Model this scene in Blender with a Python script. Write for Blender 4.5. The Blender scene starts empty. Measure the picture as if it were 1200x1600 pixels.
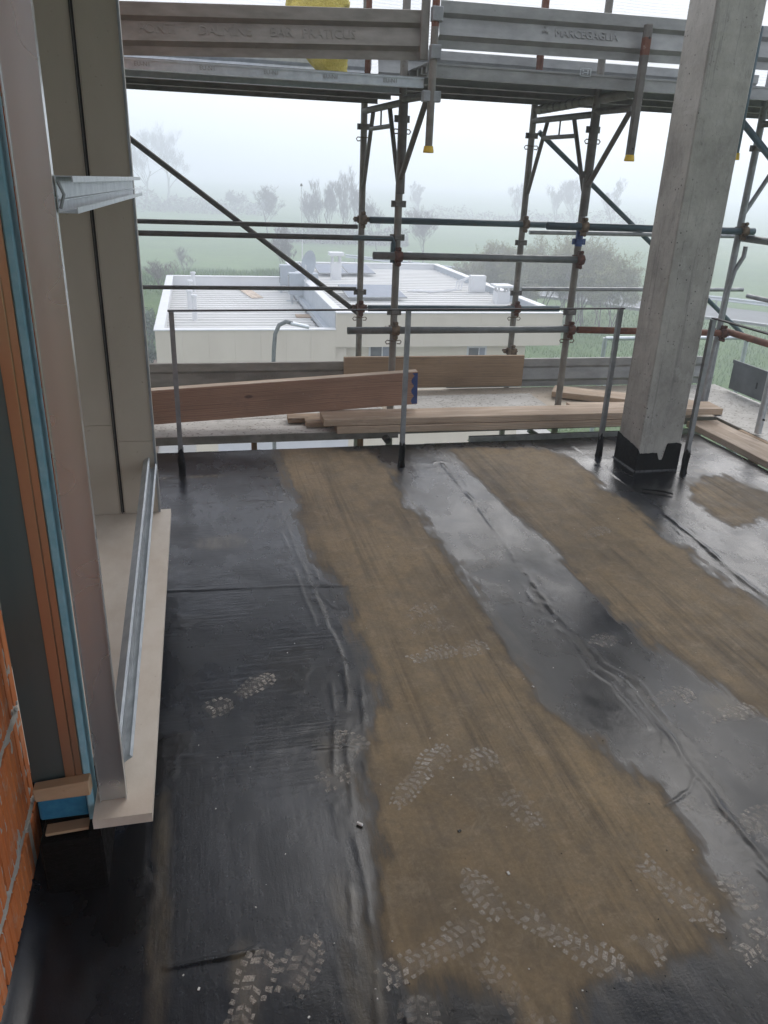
import bpy, math, random
import numpy as np
from mathutils import Vector, Matrix

S = bpy.context.scene
COL = S.collection
rad = math.radians

# ------------------------------------------------------------------ camera
PITCH, YAW, ROLL, CAM_H, FPX = rad(23.25), rad(13.6), rad(-2.29), 1.6, 1220.0
_f = np.array([math.sin(YAW)*math.cos(PITCH), math.cos(YAW)*math.cos(PITCH), -math.sin(PITCH)])
_r = np.array([math.cos(YAW), -math.sin(YAW), 0.0])
_d = np.cross(_f, _r)
_r, _d = math.cos(ROLL)*_r+math.sin(ROLL)*_d, -math.sin(ROLL)*_r+math.cos(ROLL)*_d
cd = bpy.data.cameras.new('camera')
cam = bpy.data.objects.new('camera', cd)
COL.objects.link(cam)
cam.matrix_world = Matrix(((_r[0], -_d[0], -_f[0], 0), (_r[1], -_d[1], -_f[1], 0), (_r[2], -_d[2], -_f[2], CAM_H), (0, 0, 0, 1)))
cd.sensor_fit = 'HORIZONTAL'
cd.sensor_width = 36
cd.lens = 36*FPX/1200
cd.clip_start = 0.05
cd.clip_end = 5000
S.camera = cam
S.render.resolution_x, S.render.resolution_y = 768, 1024

# ------------------------------------------------------------------ world, sun, exposure
SUN_EL, SUN_AZ = rad(38), rad(35)          # azimuth measured from +Y towards +X
W = bpy.data.worlds.new('World')
S.world = W
W.use_nodes = True
nt = W.node_tree
nt.nodes.clear()
sky = nt.nodes.new('ShaderNodeTexSky')
sky.sky_type = 'NISHITA'
sky.sun_disc = False
sky.sun_elevation = SUN_EL
sky.sun_rotation = SUN_AZ
sky.dust_density = 5
mixw = nt.nodes.new('ShaderNodeMix')
mixw.data_type = 'RGBA'
mixw.inputs[0].default_value = 0.9           # fog overcast: the sky is a nearly even pale grey
mixw.inputs[7].default_value = (8.9, 9.3, 10.4, 1)
nt.links.new(sky.outputs[0], mixw.inputs[6])
bg = nt.nodes.new('ShaderNodeBackground')
bg.inputs[1].default_value = 0.115
nt.links.new(mixw.outputs[2], bg.inputs[0])
wo = nt.nodes.new('ShaderNodeOutputWorld')
nt.links.new(bg.outputs[0], wo.inputs[0])
sd = bpy.data.lights.new('sun', 'SUN')
sd.energy = 1.5
sd.angle = rad(40)
sd.color = (1, 0.97, 0.93)
sun = bpy.data.objects.new('sun', sd)
COL.objects.link(sun)
sdir = Vector((math.sin(SUN_AZ)*math.cos(SUN_EL), math.cos(SUN_AZ)*math.cos(SUN_EL), math.sin(SUN_EL)))
sun.rotation_euler = sdir.to_track_quat('Z', 'Y').to_euler()
sun.location = sdir*12
S.view_settings.view_transform = 'Standard'
S.view_settings.look = 'None'
S.view_settings.gamma = 1
S.view_settings.use_curve_mapping = False
S.view_settings.exposure = 0.43
S.cycles.volume_bounces = 6
S.cycles.max_bounces = 8
S.cycles.transparent_max_bounces = 12

# ------------------------------------------------------------------ pixel helpers (pixels of the 1200x1600 photograph)
CAM = np.array([0, 0, CAM_H])
def ray(x, y): return (x-600)/FPX*_r+(y-800)/FPX*_d+_f
def onz(x, y, z=0.0):
    d = ray(x, y); return CAM+(z-CAM_H)/d[2]*d
def ony(x, y, Y):
    d = ray(x, y); return CAM+Y/d[1]*d
def onx(x, y, X):
    d = ray(x, y); return CAM+X/d[0]*d

# ------------------------------------------------------------------ material helpers
MATS = {}
class NT:
    def __init__(self, name):
        self.m = bpy.data.materials.new(name)
        self.m.use_nodes = True
        self.t = self.m.node_tree
        self.b = self.t.nodes['Principled BSDF']
        self.out = self.t.nodes['Material Output']
        self._co = None
        MATS[name] = self.m
    def n(self, typ, **kw):
        o = self.t.nodes.new(typ)
        for k, v in kw.items(): setattr(o, k, v)
        return o
    def l(self, a, b): self.t.links.new(a, b)
    def co(self, scale=(1, 1, 1), rot=(0, 0, 0)):
        if self._co is None: self._co = self.n('ShaderNodeTexCoord').outputs['Object']
        mp = self.n('ShaderNodeMapping')
        mp.inputs['Scale'].default_value = scale
        mp.inputs['Rotation'].default_value = rot
        self.l(self._co, mp.inputs[0])
        return mp.outputs[0]
    def noise(self, scale=5, detail=4, stretch=(1, 1, 1), rough=0.6, dist=0, rot=(0, 0, 0)):
        o = self.n('ShaderNodeTexNoise')
        o.inputs['Scale'].default_value = scale
        o.inputs['Detail'].default_value = detail
        o.inputs['Roughness'].default_value = rough
        o.inputs['Distortion'].default_value = dist
        self.l(self.co(stretch, rot), o.inputs['Vector'])
        return o.outputs['Fac']
    def voro(self, scale=5, stretch=(1, 1, 1), feature='F1'):
        o = self.n('ShaderNodeTexVoronoi', feature=feature)
        o.inputs['Scale'].default_value = scale
        self.l(self.co(stretch), o.inputs['Vector'])
        return o.outputs['Distance']
    def ramp(self, fac, stops):
        o = self.n('ShaderNodeValToRGB')
        e = o.color_ramp.elements
        while len(e) < len(stops): e.new(0.5)
        for i, (p, c) in enumerate(stops):
            e[i].position = p
            e[i].color = (c, c, c, 1) if isinstance(c, (int, float)) else (*c, 1)
        self.l(fac, o.inputs[0])
        return o.outputs[0]
    def mix(self, fac, a, b, mode='MIX'):
        o = self.n('ShaderNodeMix', data_type='RGBA', blend_type=mode)
        for v, i in ((fac, 0), (a, 6), (b, 7)):
            if isinstance(v, (int, float)): o.inputs[i].default_value = v if i == 0 else (v, v, v, 1)
            elif isinstance(v, tuple): o.inputs[i].default_value = (*v, 1)
            else: self.l(v, o.inputs[i])
        return o.outputs[2]
    def math(self, op, a, b=0.0, c=None):
        o = self.n('ShaderNodeMath', operation=op)
        for i, v in enumerate((a, b, c)):
            if v is None: continue
            if isinstance(v, (int, float)): o.inputs[i].default_value = v
            else: self.l(v, o.inputs[i])
        return o.outputs[0]
    def attr(self, name):
        o = self.n('ShaderNodeAttribute', attribute_name=name)
        return o.outputs['Fac']
    def set(self, col=None, rough=None, metal=None, bump=None, bdist=0.002, bstr=0.5, spec=None, alpha=None):
        for v, k in ((col, 'Base Color'), (rough, 'Roughness'), (metal, 'Metallic'), (spec, 'Specular IOR Level'), (alpha, 'Alpha')):
            if v is None: continue
            if isinstance(v, (int, float)): self.b.inputs[k].default_value = v
            elif isinstance(v, tuple): self.b.inputs[k].default_value = (*v, 1)
            else: self.l(v, self.b.inputs[k])
        if bump is not None:
            o = self.n('ShaderNodeBump')
            o.inputs['Distance'].default_value = bdist
            o.inputs['Strength'].default_value = bstr
            self.l(bump, o.inputs['Height'])
            self.l(o.outputs[0], self.b.inputs['Normal'])
        return self.m

def mottled(name, c1, c2, scale=8, rough=(0.5, 0.7), metal=0.0, stretch=(1, 1, 1), bump=0.3, bdist=0.001, detail=6, spots=None, spotcol=(0.1, 0.05, 0.02), spotscale=18, spec=None):
    k = NT(name)
    f = k.noise(scale, detail, stretch)
    c = k.ramp(f, [(0.3, c1), (0.7, c2)])
    if spots:
        sp = k.ramp(k.noise(spotscale, 5, rough=0.7), [(spots, 0.0), (min(spots+0.1, 1), 1.0)])
        c = k.mix(sp, c, spotcol)
    r = k.ramp(k.noise(scale*2.3, 4, stretch), [(0.3, rough[0]), (0.7, rough[1])])
    return k.set(c, r, metal, k.noise(scale*6, 5, stretch), bdist, bump, spec=spec)

mottled('galv', (0.20, 0.21, 0.215), (0.33, 0.34, 0.345), 14, (0.42, 0.62), 0.55, spots=0.66, spotcol=(0.12, 0.11, 0.10))
mottled('galv_bright', (0.40, 0.43, 0.46), (0.55, 0.58, 0.60), 20, (0.35, 0.5), 0.6)
mottled('galv_dirty', (0.125, 0.115, 0.095), (0.24, 0.225, 0.20), 9, (0.55, 0.75), 0.3, spots=0.63, spotcol=(0.10, 0.085, 0.065))
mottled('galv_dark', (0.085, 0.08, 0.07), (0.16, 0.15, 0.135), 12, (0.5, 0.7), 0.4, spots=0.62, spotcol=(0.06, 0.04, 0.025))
mottled('toe_dirty', (0.165, 0.152, 0.128), (0.27, 0.252, 0.222), 5, (0.55, 0.75), 0.3, stretch=(1, 1, 3), spots=0.64, spotcol=(0.13, 0.11, 0.08), spotscale=11)
mottled('toe_grey', (0.22, 0.225, 0.22), (0.34, 0.345, 0.335), 6, (0.5, 0.7), 0.35, stretch=(1, 1, 2), spots=0.68, spotcol=(0.16, 0.15, 0.13))
mottled('toe_slate', (0.10, 0.115, 0.12), (0.17, 0.185, 0.19), 6, (0.5, 0.7), 0.3, spots=0.68, spotcol=(0.2, 0.2, 0.19))
mottled('tube_teal', (0.022, 0.055, 0.07), (0.06, 0.10, 0.115), 10, (0.4, 0.6), 0.25, stretch=(0.4, 1, 1), spots=0.6, spotcol=(0.10, 0.09, 0.075))
mottled('tube_grey', (0.10, 0.115, 0.115), (0.18, 0.19, 0.185), 10, (0.4, 0.6), 0.4, spots=0.6, spotcol=(0.08, 0.07, 0.055))
mottled('tube_dark', (0.035, 0.035, 0.032), (0.085, 0.08, 0.07), 12, (0.5, 0.7), 0.3, spots=0.6, spotcol=(0.15, 0.13, 0.10))
mottled('rust', (0.085, 0.030, 0.016), (0.20, 0.075, 0.038), 16, (0.65, 0.85), 0.1, spots=0.64, spotcol=(0.30, 0.26, 0.22), spotscale=26, bump=0.6)
mottled('coupler', (0.06, 0.038, 0.022), (0.20, 0.14, 0.085), 38, (0.55, 0.8), 0.25, spots=0.6, spotcol=(0.035, 0.022, 0.016), spotscale=30, bump=0.6)
mottled('coupler_rust', (0.05, 0.02, 0.013), (0.13, 0.05, 0.028), 38, (0.6, 0.8), 0.2, spots=0.62, spotcol=(0.03, 0.02, 0.016), spotscale=30, bump=0.6)
mottled('blue_paint', (0.012, 0.035, 0.14), (0.03, 0.075, 0.24), 14, (0.35, 0.5), 0.0, spots=0.66, spotcol=(0.12, 0.12, 0.12))
mottled('yellow_cap', (0.55, 0.36, 0.02), (0.72, 0.48, 0.035), 25, (0.4, 0.55), 0.0, spots=0.68, spotcol=(0.25, 0.18, 0.05))
mottled('yellow_sack', (0.52, 0.42, 0.06), (0.74, 0.62, 0.16), 14, (0.4, 0.6), 0.0, bump=1.0, bdist=0.01, spots=0.6, spotcol=(0.42, 0.33, 0.05))
mottled('white_paint', (0.54, 0.55, 0.56), (0.62, 0.62, 0.62), 2, (0.45, 0.6), 0.0)
mottled('render_cream', (0.60, 0.54, 0.42), (0.66, 0.60, 0.48), 1.5, (0.7, 0.85), 0.0)
mottled('parapet_cream', (0.48, 0.43, 0.345), (0.53, 0.48, 0.39), 1.2, (0.6, 0.8), 0.0, stretch=(1, 1, 0.3))
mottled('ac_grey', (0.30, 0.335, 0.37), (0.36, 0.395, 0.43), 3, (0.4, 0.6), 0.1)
mottled('dark_glass', (0.03, 0.035, 0.04), (0.06, 0.07, 0.08), 1, (0.08, 0.15), 0.0, bump=0.0)
mottled('solar', (0.15, 0.175, 0.22), (0.19, 0.215, 0.26), 3, (0.5, 0.6), 0.0, bump=0.0, spec=0.2)
mottled('soil', (0.10, 0.065, 0.04), (0.20, 0.14, 0.095), 1.3, (0.8, 0.95), 0.0, bump=1, bdist=0.05)
mottled('asphalt', (0.13, 0.13, 0.13), (0.18, 0.18, 0.18), 1.5, (0.8, 0.95), 0.0)
mottled('yard_concrete', (0.38, 0.37, 0.35), (0.48, 0.47, 0.45), 0.6, (0.8, 0.95), 0.0)
mottled('bark', (0.075, 0.062, 0.05), (0.15, 0.125, 0.105), 3, (0.85, 0.95), 0.0)
mottled('twig', (0.10, 0.082, 0.066), (0.17, 0.14, 0.115), 0.7, (0.85, 0.95), 0.0, bump=0)
mottled('twig_pale', (0.20, 0.175, 0.125), (0.30, 0.265, 0.19), 0.7, (0.85, 0.95), 0.0, bump=0)
mottled('leaf_olive', (0.16, 0.18, 0.07), (0.26, 0.24, 0.11), 0.8, (0.6, 0.8), 0.0, bump=0)
mottled('leaf_green', (0.018, 0.05, 0.014), (0.05, 0.105, 0.03), 2.5, (0.4, 0.6), 0.0, bump=0)
mottled('xps_blue', (0.012, 0.13, 0.25), (0.03, 0.20, 0.33), 40, (0.75, 0.9), 0.0, bump=0.4)
mottled('xps_pale', (0.18, 0.38, 0.46), (0.28, 0.48, 0.56), 30, (0.7, 0.85), 0.0, bump=0.4)
mottled('plaster_inner', (0.35, 0.34, 0.32), (0.42, 0.41, 0.39), 3, (0.8, 0.9), 0.0)
mottled('mortar', (0.34, 0.32, 0.28), (0.52, 0.49, 0.44), 45, (0.9, 0.98), 0.0, spots=0.62, spotcol=(0.15, 0.13, 0.11), spotscale=90, bump=1, bdist=0.004)
mottled('tar', (0.0035, 0.0035, 0.004), (0.008, 0.008, 0.009), 30, (0.22, 0.42), 0.0, bump=0.8, bdist=0.003)
mottled('tar_matt', (0.001, 0.001, 0.001), (0.003, 0.003, 0.003), 22, (0.5, 0.75), 0.0, bump=0.9, bdist=0.004, spec=0.12)
mottled('black_steel', (0.012, 0.009, 0.008), (0.03, 0.02, 0.017), 20, (0.5, 0.7), 0.2)
mottled('white_chip', (0.55, 0.53, 0.5), (0.7, 0.68, 0.65), 20, (0.7, 0.9), 0.0)
mottled('foam_black', (0.01, 0.01, 0.01), (0.02, 0.02, 0.02), 20, (0.7, 0.9), 0.0)

# cement panels of the far reveal
mottled('wedge_wood', (0.34, 0.22, 0.125), (0.46, 0.32, 0.20), 9, (0.75, 0.9), 0.0, stretch=(0.4, 1.5, 1.5), spots=0.64, spotcol=(0.26, 0.13, 0.06))
k = NT('cement_panel')
c = k.ramp(k.noise(4, 6, (1, 1, 0.5)), [(0.3, (0.385, 0.33, 0.262)), (0.7, (0.45, 0.39, 0.315))])
c = k.mix(k.ramp(k.noise(60, 3), [(0.68, 0.0), (0.78, 0.5)]), c, (0.14, 0.12, 0.09))
k.set(c, 0.75, 0, k.noise(90, 4), 0.0006, 0.4)
# sheet metal with long soft vertical brushing
for nm, c1, c2, r in (('alum', (0.50, 0.50, 0.49), (0.62, 0.62, 0.61), 0.27), ('alum_warm', (0.50, 0.33, 0.22), (0.60, 0.41, 0.28), 0.30), ('alum_teal_reflection', (0.13, 0.21, 0.24), (0.18, 0.265, 0.295), 0.38)):  # teal base colour stands in for reflected blue foam
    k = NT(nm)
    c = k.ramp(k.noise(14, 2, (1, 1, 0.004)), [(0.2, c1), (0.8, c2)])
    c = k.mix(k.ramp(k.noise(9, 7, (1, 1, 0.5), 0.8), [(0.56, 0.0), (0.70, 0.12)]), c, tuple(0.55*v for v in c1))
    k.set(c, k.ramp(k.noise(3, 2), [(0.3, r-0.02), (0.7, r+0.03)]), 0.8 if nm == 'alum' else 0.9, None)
# stone sill
k = NT('sill_stone')
c = k.ramp(k.noise(7, 8, (1, 0.6, 1), 0.7), [(0.3, (0.52, 0.44, 0.36)), (0.6, (0.62, 0.55, 0.47)), (0.8, (0.67, 0.60, 0.53))])
c = k.mix(k.ramp(k.noise(3, 4), [(0.55, 0.0), (0.75, 0.35)]), c, (0.48, 0.36, 0.26))
c = k.mix(k.ramp(k.voro(28), [(0.02, 0.6), (0.06, 0.0)]), c, (0.2, 0.15, 0.1))
k.set(c, 0.6, 0, k.noise(120, 4), 0.0005, 0.4)
# hollow clay block
k = NT('clay_brick')
c = k.ramp(k.noise(5, 7, (1, 1, 0.6)), [(0.25, (0.40, 0.095, 0.022)), (0.55, (0.54, 0.155, 0.038)), (0.8, (0.60, 0.20, 0.06))])
c = k.mix(k.ramp(k.noise(16, 5, rough=0.75), [(0.54, 0.0), (0.68, 0.6)]), c, (0.46, 0.31, 0.22))
c = k.mix(k.ramp(k.noise(110, 2, (1, 1, 0.04)), [(0.4, 0.0), (0.75, 0.3)]), c, (0.24, 0.055, 0.02))
k.set(c, 0.85, 0, k.noise(130, 4, (1, 1, 0.12)), 0.0012, 0.6)
# fair-faced concrete of the column
k = NT('column_concrete')
c = k.ramp(k.noise(3.4, 9, (1, 1, 0.7), 0.72), [(0.32, (0.25, 0.24, 0.217)), (0.5, (0.375, 0.36, 0.325)), (0.68, (0.48, 0.463, 0.42))])
c = k.mix(k.ramp(k.noise(13, 9, (1, 1, 0.30), 0.85), [(0.55, 0.0), (0.66, 0.55)]), c, (0.17, 0.163, 0.15))
c = k.mix(k.ramp(k.noise(26, 5, (1, 1, 0.025), 0.7), [(0.58, 0.0), (0.64, 0.45)]), c, (0.16, 0.155, 0.145))
c = k.mix(k.ramp(k.noise(10, 3, (0.02, 0.02, 1), 0.4), [(0.66, 0.0), (0.675, 0.5), (0.69, 0.0)]), c, (0.15, 0.145, 0.135))
c = k.mix(k.ramp(k.noise(7, 8, (1, 1, 0.8), 0.8), [(0.57, 0.0), (0.62, 0.45)]), c, (0.47, 0.46, 0.43))
c = k.mix(k.ramp(k.noise(30, 6, rough=0.85), [(0.60, 0.0), (0.66, 0.7)]), c, (0.10, 0.097, 0.09))
pit = k.ramp(k.voro(30), [(0.10, 1.0), (0.16, 0.0)])
pit = k.math('MULTIPLY', pit, k.ramp(k.noise(5, 2), [(0.5, 0.0), (0.56, 1.0)]))
c = k.mix(pit, c, (0.06, 0.06, 0.06))
hgt = k.mix(pit, k.noise(50, 6), 0.0)
k.set(c, 0.8, 0, hgt, 0.003, 0.6)
# sawn spruce, three tones; grain along local X
for nm, c1, c2, c3 in (('plank_pale', (0.44, 0.34, 0.25), (0.60, 0.49, 0.385), (0.33, 0.20, 0.12)), ('plank_red', (0.30, 0.175, 0.115), (0.40, 0.245, 0.165), (0.13, 0.06, 0.038)), ('plank_tan', (0.28, 0.19, 0.115), (0.40, 0.285, 0.18), (0.13, 0.08, 0.05)), ('plank_pink', (0.45, 0.335, 0.235), (0.60, 0.475, 0.36), (0.26, 0.15, 0.09))):
    k = NT(nm)
    w = k.n('ShaderNodeTexWave', wave_type='BANDS', bands_direction='Z')
    w.inputs['Scale'].default_value = 14
    w.inputs['Distortion'].default_value = 7
    w.inputs['Detail'].default_value = 3
    w.inputs['Detail Scale'].default_value = 0.9
    k.l(k.co((0.10, 1, 1), (0.0, 0.02, 0.15)), w.inputs['Vector'])
    c = k.ramp(w.outputs['Fac'], [(0.0, c1), (0.75, c2), (1.0, tuple(0.8*v for v in c1))])
    c = k.mix(k.ramp(k.noise(5, 6, (0.35, 1, 1)), [(0.45, 0.0), (0.8, 0.75)]), c, tuple(0.62*v for v in c1))
    c = k.mix(k.ramp(k.noise(60, 3, (0.02, 1, 1)), [(0.5, 0.0), (0.8, 0.45)]), c, c3)
    c = k.mix(k.ramp(k.noise(11, 8, (0.5, 1, 1), 0.85), [(0.55, 0.0), (0.68, 0.6)]), c, tuple(0.45*v+0.04 for v in c1))
    c = k.mix(k.ramp(k.noise(48, 6, rough=0.85), [(0.63, 0.0), (0.68, 0.65)]), c, (0.52, 0.50, 0.47))
    kn = k.ramp(k.voro(2.6, (1, 2.2, 2.2)), [(0.045, 0.9), (0.085, 0.0)])
    c = k.mix(kn, c, tuple(0.55*v for v in c3))
    k.set(c, 0.82, 0, k.noise(70, 4, (0.04, 1, 1)), 0.0012, 0.6)
# plywood / splashed deck surface: pale cement dust with dark specks
k = NT('deck_dusty')
c = k.ramp(k.noise(4, 7, rough=0.7), [(0.3, (0.40, 0.38, 0.34)), (0.6, (0.55, 0.53, 0.49)), (0.8, (0.62, 0.60, 0.57))])
c = k.mix(k.ramp(k.noise(26, 7, (0.6, 1, 1), 0.8, 1.0), [(0.55, 0.0), (0.62, 0.85)]), c, (0.17, 0.145, 0.115))
c = k.mix(k.ramp(k.voro(30), [(0.16, 0.85), (0.24, 0.0)]), c, (0.16, 0.13, 0.1))
k.set(c, 0.85, 0, k.noise(60, 5), 0.003, 0.7)
k = NT('deck_sand')
c = k.ramp(k.noise(5, 7, rough=0.7), [(0.3, (0.42, 0.36, 0.28)), (0.7, (0.55, 0.48, 0.39))])
c = k.mix(k.ramp(k.voro(26), [(0.12, 0.85), (0.18, 0.0)]), c, (0.16, 0.11, 0.07))
k.set(c, 0.85, 0, k.noise(60, 5), 0.003, 0.6)
# corrugated roof sheet
mottled('roof_sheet', (0.60, 0.59, 0.565), (0.68, 0.67, 0.645), 0.6, (0.4, 0.55), 0.05)
# grass
k = NT('field_grass')
c = k.ramp(k.noise(0.05, 6, rough=0.65), [(0.3, (0.075, 0.150, 0.032)), (0.55, (0.115, 0.205, 0.045)), (0.75, (0.165, 0.225, 0.07))])
c = k.mix(k.ramp(k.noise(0.55, 7, rough=0.75), [(0.42, 0.0), (0.7, 0.6)]), c, (0.06, 0.11, 0.024))
c = k.mix(k.ramp(k.noise(2.6, 6, (1, 0.6, 1), 0.8), [(0.5, 0.0), (0.75, 0.5)]), c, (0.20, 0.22, 0.085))
k.set(c, 0.95, 0, k.noise(2.5, 8, rough=0.8), 0.25, 0.9)
k = NT('grass_blade')
c = k.ramp(k.noise(0.35, 5), [(0.3, (0.055, 0.125, 0.018)), (0.55, (0.11, 0.20, 0.032)), (0.75, (0.20, 0.22, 0.07))])
k.set(c, 0.8)
# translucent debris netting
k = NT('netting')
tr = k.n('ShaderNodeBsdfTranslucent')
tr.inputs[0].default_value = (0.9, 0.9, 0.9, 1)
df = k.n('ShaderNodeBsdfDiffuse')
df.inputs[0].default_value = (0.8, 0.8, 0.8, 1)
tp = k.n('ShaderNodeBsdfTransparent')
m1, m2 = k.n('ShaderNodeMixShader'), k.n('ShaderNodeMixShader')
m1.inputs[0].default_value = 0.65
k.l(df.outputs[0], m1.inputs[1]); k.l(tr.outputs[0], m1.inputs[2])
w = k.n('ShaderNodeTexWave', wave_type='BANDS', bands_direction='Z')
w.inputs['Scale'].default_value = 16
w.inputs['Distortion'].default_value = 0.4
k.l(k.co(), w.inputs['Vector'])
k.l(k.ramp(w.outputs['Fac'], [(0.35, 0.15), (0.65, 0.5)]), m2.inputs[0])
k.l(m1.outputs[0], m2.inputs[1]); k.l(tp.outputs[0], m2.inputs[2])
k.l(m2.outputs[0], k.out.inputs[0])
# dusty tread prints
k = NT('boot_dust')
c = k.ramp(k.noise(25, 4), [(0.3, (0.42, 0.375, 0.32)), (0.7, (0.60, 0.55, 0.485))])
a = k.ramp(k.noise(190, 6, rough=0.9), [(0.32, 0.10), (0.60, 0.95)])
a = k.math('MULTIPLY', a, k.ramp(k.noise(24, 6, rough=0.75), [(0.34, 0.18), (0.54, 1.0)]))
a = k.math('MULTIPLY', a, k.attr('wear'))
k.set(c, 0.9, 0, alpha=a)

# roofing membrane
k = NT('membrane')
dry, tarv, dirt, rip = k.attr('dry'), k.attr('tar'), k.attr('dirt'), k.attr('ripple')
# brown dried mud wash with long drag streaks along Y
br = k.ramp(k.noise(1.7, 8, (1, 0.6, 1), 0.7), [(0.30, (0.150, 0.114, 0.072)), (0.5, (0.228, 0.168, 0.099)), (0.70, (0.305, 0.222, 0.126))])
br = k.mix(k.ramp(k.noise(7, 8, (1, 0.5, 1), 0.75, 0.5), [(0.46, 0.0), (0.70, 0.55)]), br, (0.10, 0.084, 0.064))
br = k.mix(k.ramp(k.noise(4.5, 7, rough=0.75), [(0.52, 0.0), (0.72, 0.5)]), br, (0.27, 0.19, 0.105))
msk = k.math('MULTIPLY', k.ramp(k.noise(3.4, 4, (1, 0.12, 1)), [(0.46, 0.06), (0.60, 1.0)]), k.ramp(k.noise(1.9, 4), [(0.36, 0.25), (0.60, 1.0)]))
st = k.noise(17, 7, (1, 0.022, 1), 0.75, 0.25, (0, 0, rad(-6)))
br = k.mix(k.math('MULTIPLY', msk, k.ramp(st, [(0.46, 0.0), (0.62, 0.75)])), br, (0.060, 0.050, 0.038))
st2 = k.noise(95, 3, (1, 0.03, 1), 0.6, 0.3, (0, 0, rad(-5)))
br = k.mix(k.math('MULTIPLY', msk, k.ramp(st2, [(0.54, 0.0), (0.68, 0.6)])), br, (0.055, 0.045, 0.034))
br = k.mix(k.ramp(k.noise(80, 7, rough=0.9), [(0.48, 0.0), (0.66, 0.45)]), br, (0.34, 0.265, 0.18))
br = k.mix(k.ramp(k.noise(60, 7, rough=0.9), [(0.50, 0.0), (0.66, 0.45)]), br, (0.085, 0.066, 0.046))
br = k.mix(k.ramp(k.noise(1.15, 6, (1, 0.8, 1), 0.7), [(0.47, 0.0), (0.62, 0.62)]), br, (0.108, 0.086, 0.060))
br = k.mix(k.math('MULTIPLY', msk, k.ramp(st, [(0.47, 0.0), (0.62, 0.50)])), br, (0.070, 0.055, 0.038))
st3 = k.noise(40, 6, (1, 0.018, 1), 0.75, 0.2, (0, 0, rad(-5)))
br = k.mix(k.ramp(st3, [(0.54, 0.0), (0.68, 0.28)]), br, (0.085, 0.068, 0.048))
br = k.mix(k.ramp(st3, [(0.30, 0.22), (0.42, 0.0)]), br, (0.31, 0.24, 0.165))
br = k.mix(k.ramp(k.noise(14, 8, rough=0.8), [(0.50, 0.0), (0.64, 0.42)]), br, (0.125, 0.104, 0.078))
br = k.mix(k.ramp(k.noise(11, 8, rough=0.8, dist=0.6), [(0.54, 0.0), (0.68, 0.45)]), br, (0.33, 0.265, 0.185))
# black felt
bl = k.ramp(k.noise(2.4, 7, (1, 0.7, 1), 0.65), [(0.3, (0.0035, 0.0045, 0.0068)), (0.52, (0.009, 0.0112, 0.0158)), (0.74, (0.026, 0.031, 0.041))])
bl = k.mix(k.ramp(k.noise(140, 4, rough=0.8), [(0.58, 0.0), (0.8, 0.35)]), bl, (0.07, 0.072, 0.078))
bl = k.mix(k.math('MULTIPLY', dirt, k.ramp(k.noise(16, 7, (1, 0.2, 1), 0.75), [(0.32, 0.1), (0.62, 1.0)])), bl, (0.10, 0.082, 0.055))
edge = k.math('ADD', dry, k.math('MULTIPLY', k.math('SUBTRACT', k.noise(24, 8, (1, 0.22, 1), 0.8), 0.5), 1.1))
dmask = k.ramp(edge, [(0.26, 0.0), (0.46, 0.5), (0.66, 1.0)])
fringe = k.ramp(edge, [(0.45, 0.7), (0.85, 0.0)])
br = k.mix(fringe, br, (0.062, 0.050, 0.036))
c = k.mix(dmask, bl, br)
c = k.mix(tarv, c, (0.006, 0.006, 0.0065))
gl = k.ramp(k.noise(3.2, 6, (1, 0.6, 1), 0.6), [(0.30, 0.15), (0.5, 0.27), (0.72, 0.44)])
gl = k.mix(k.attr('wet'), gl, k.ramp(k.noise(7, 5, (1, 0.5, 1), 0.7), [(0.36, 0.14), (0.65, 0.34)]))
rb = k.mix(dmask, gl, k.ramp(k.noise(9, 5), [(0.3, 0.55), (0.7, 0.75)]))
rb = k.mix(tarv, rb, 0.26)
b1 = k.noise(170, 4, rough=0.7)
rw = k.noise(16, 4, (0.10, 3.6, 1), 0.6, 0.6)
b2 = k.noise(46, 5, (1, 0.08, 1), 0.7)
h = k.math('MULTIPLY', b1, 0.35)
h = k.math('MULTIPLY_ADD', rw, k.math('MULTIPLY', k.math('MULTIPLY', rip, 1.7), k.ramp(k.noise(3.5, 4), [(0.40, 0.1), (0.62, 1.0)])), h)
h = k.math('MULTIPLY_ADD', b2, 0.55, h)
h = k.math('MULTIPLY_ADD', k.noise(24, 5), 0.5, h)
k.set(c, rb, 0, h, 0.0020, 0.5, spec=k.mix(dmask, 0.36, 0.16))

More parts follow.
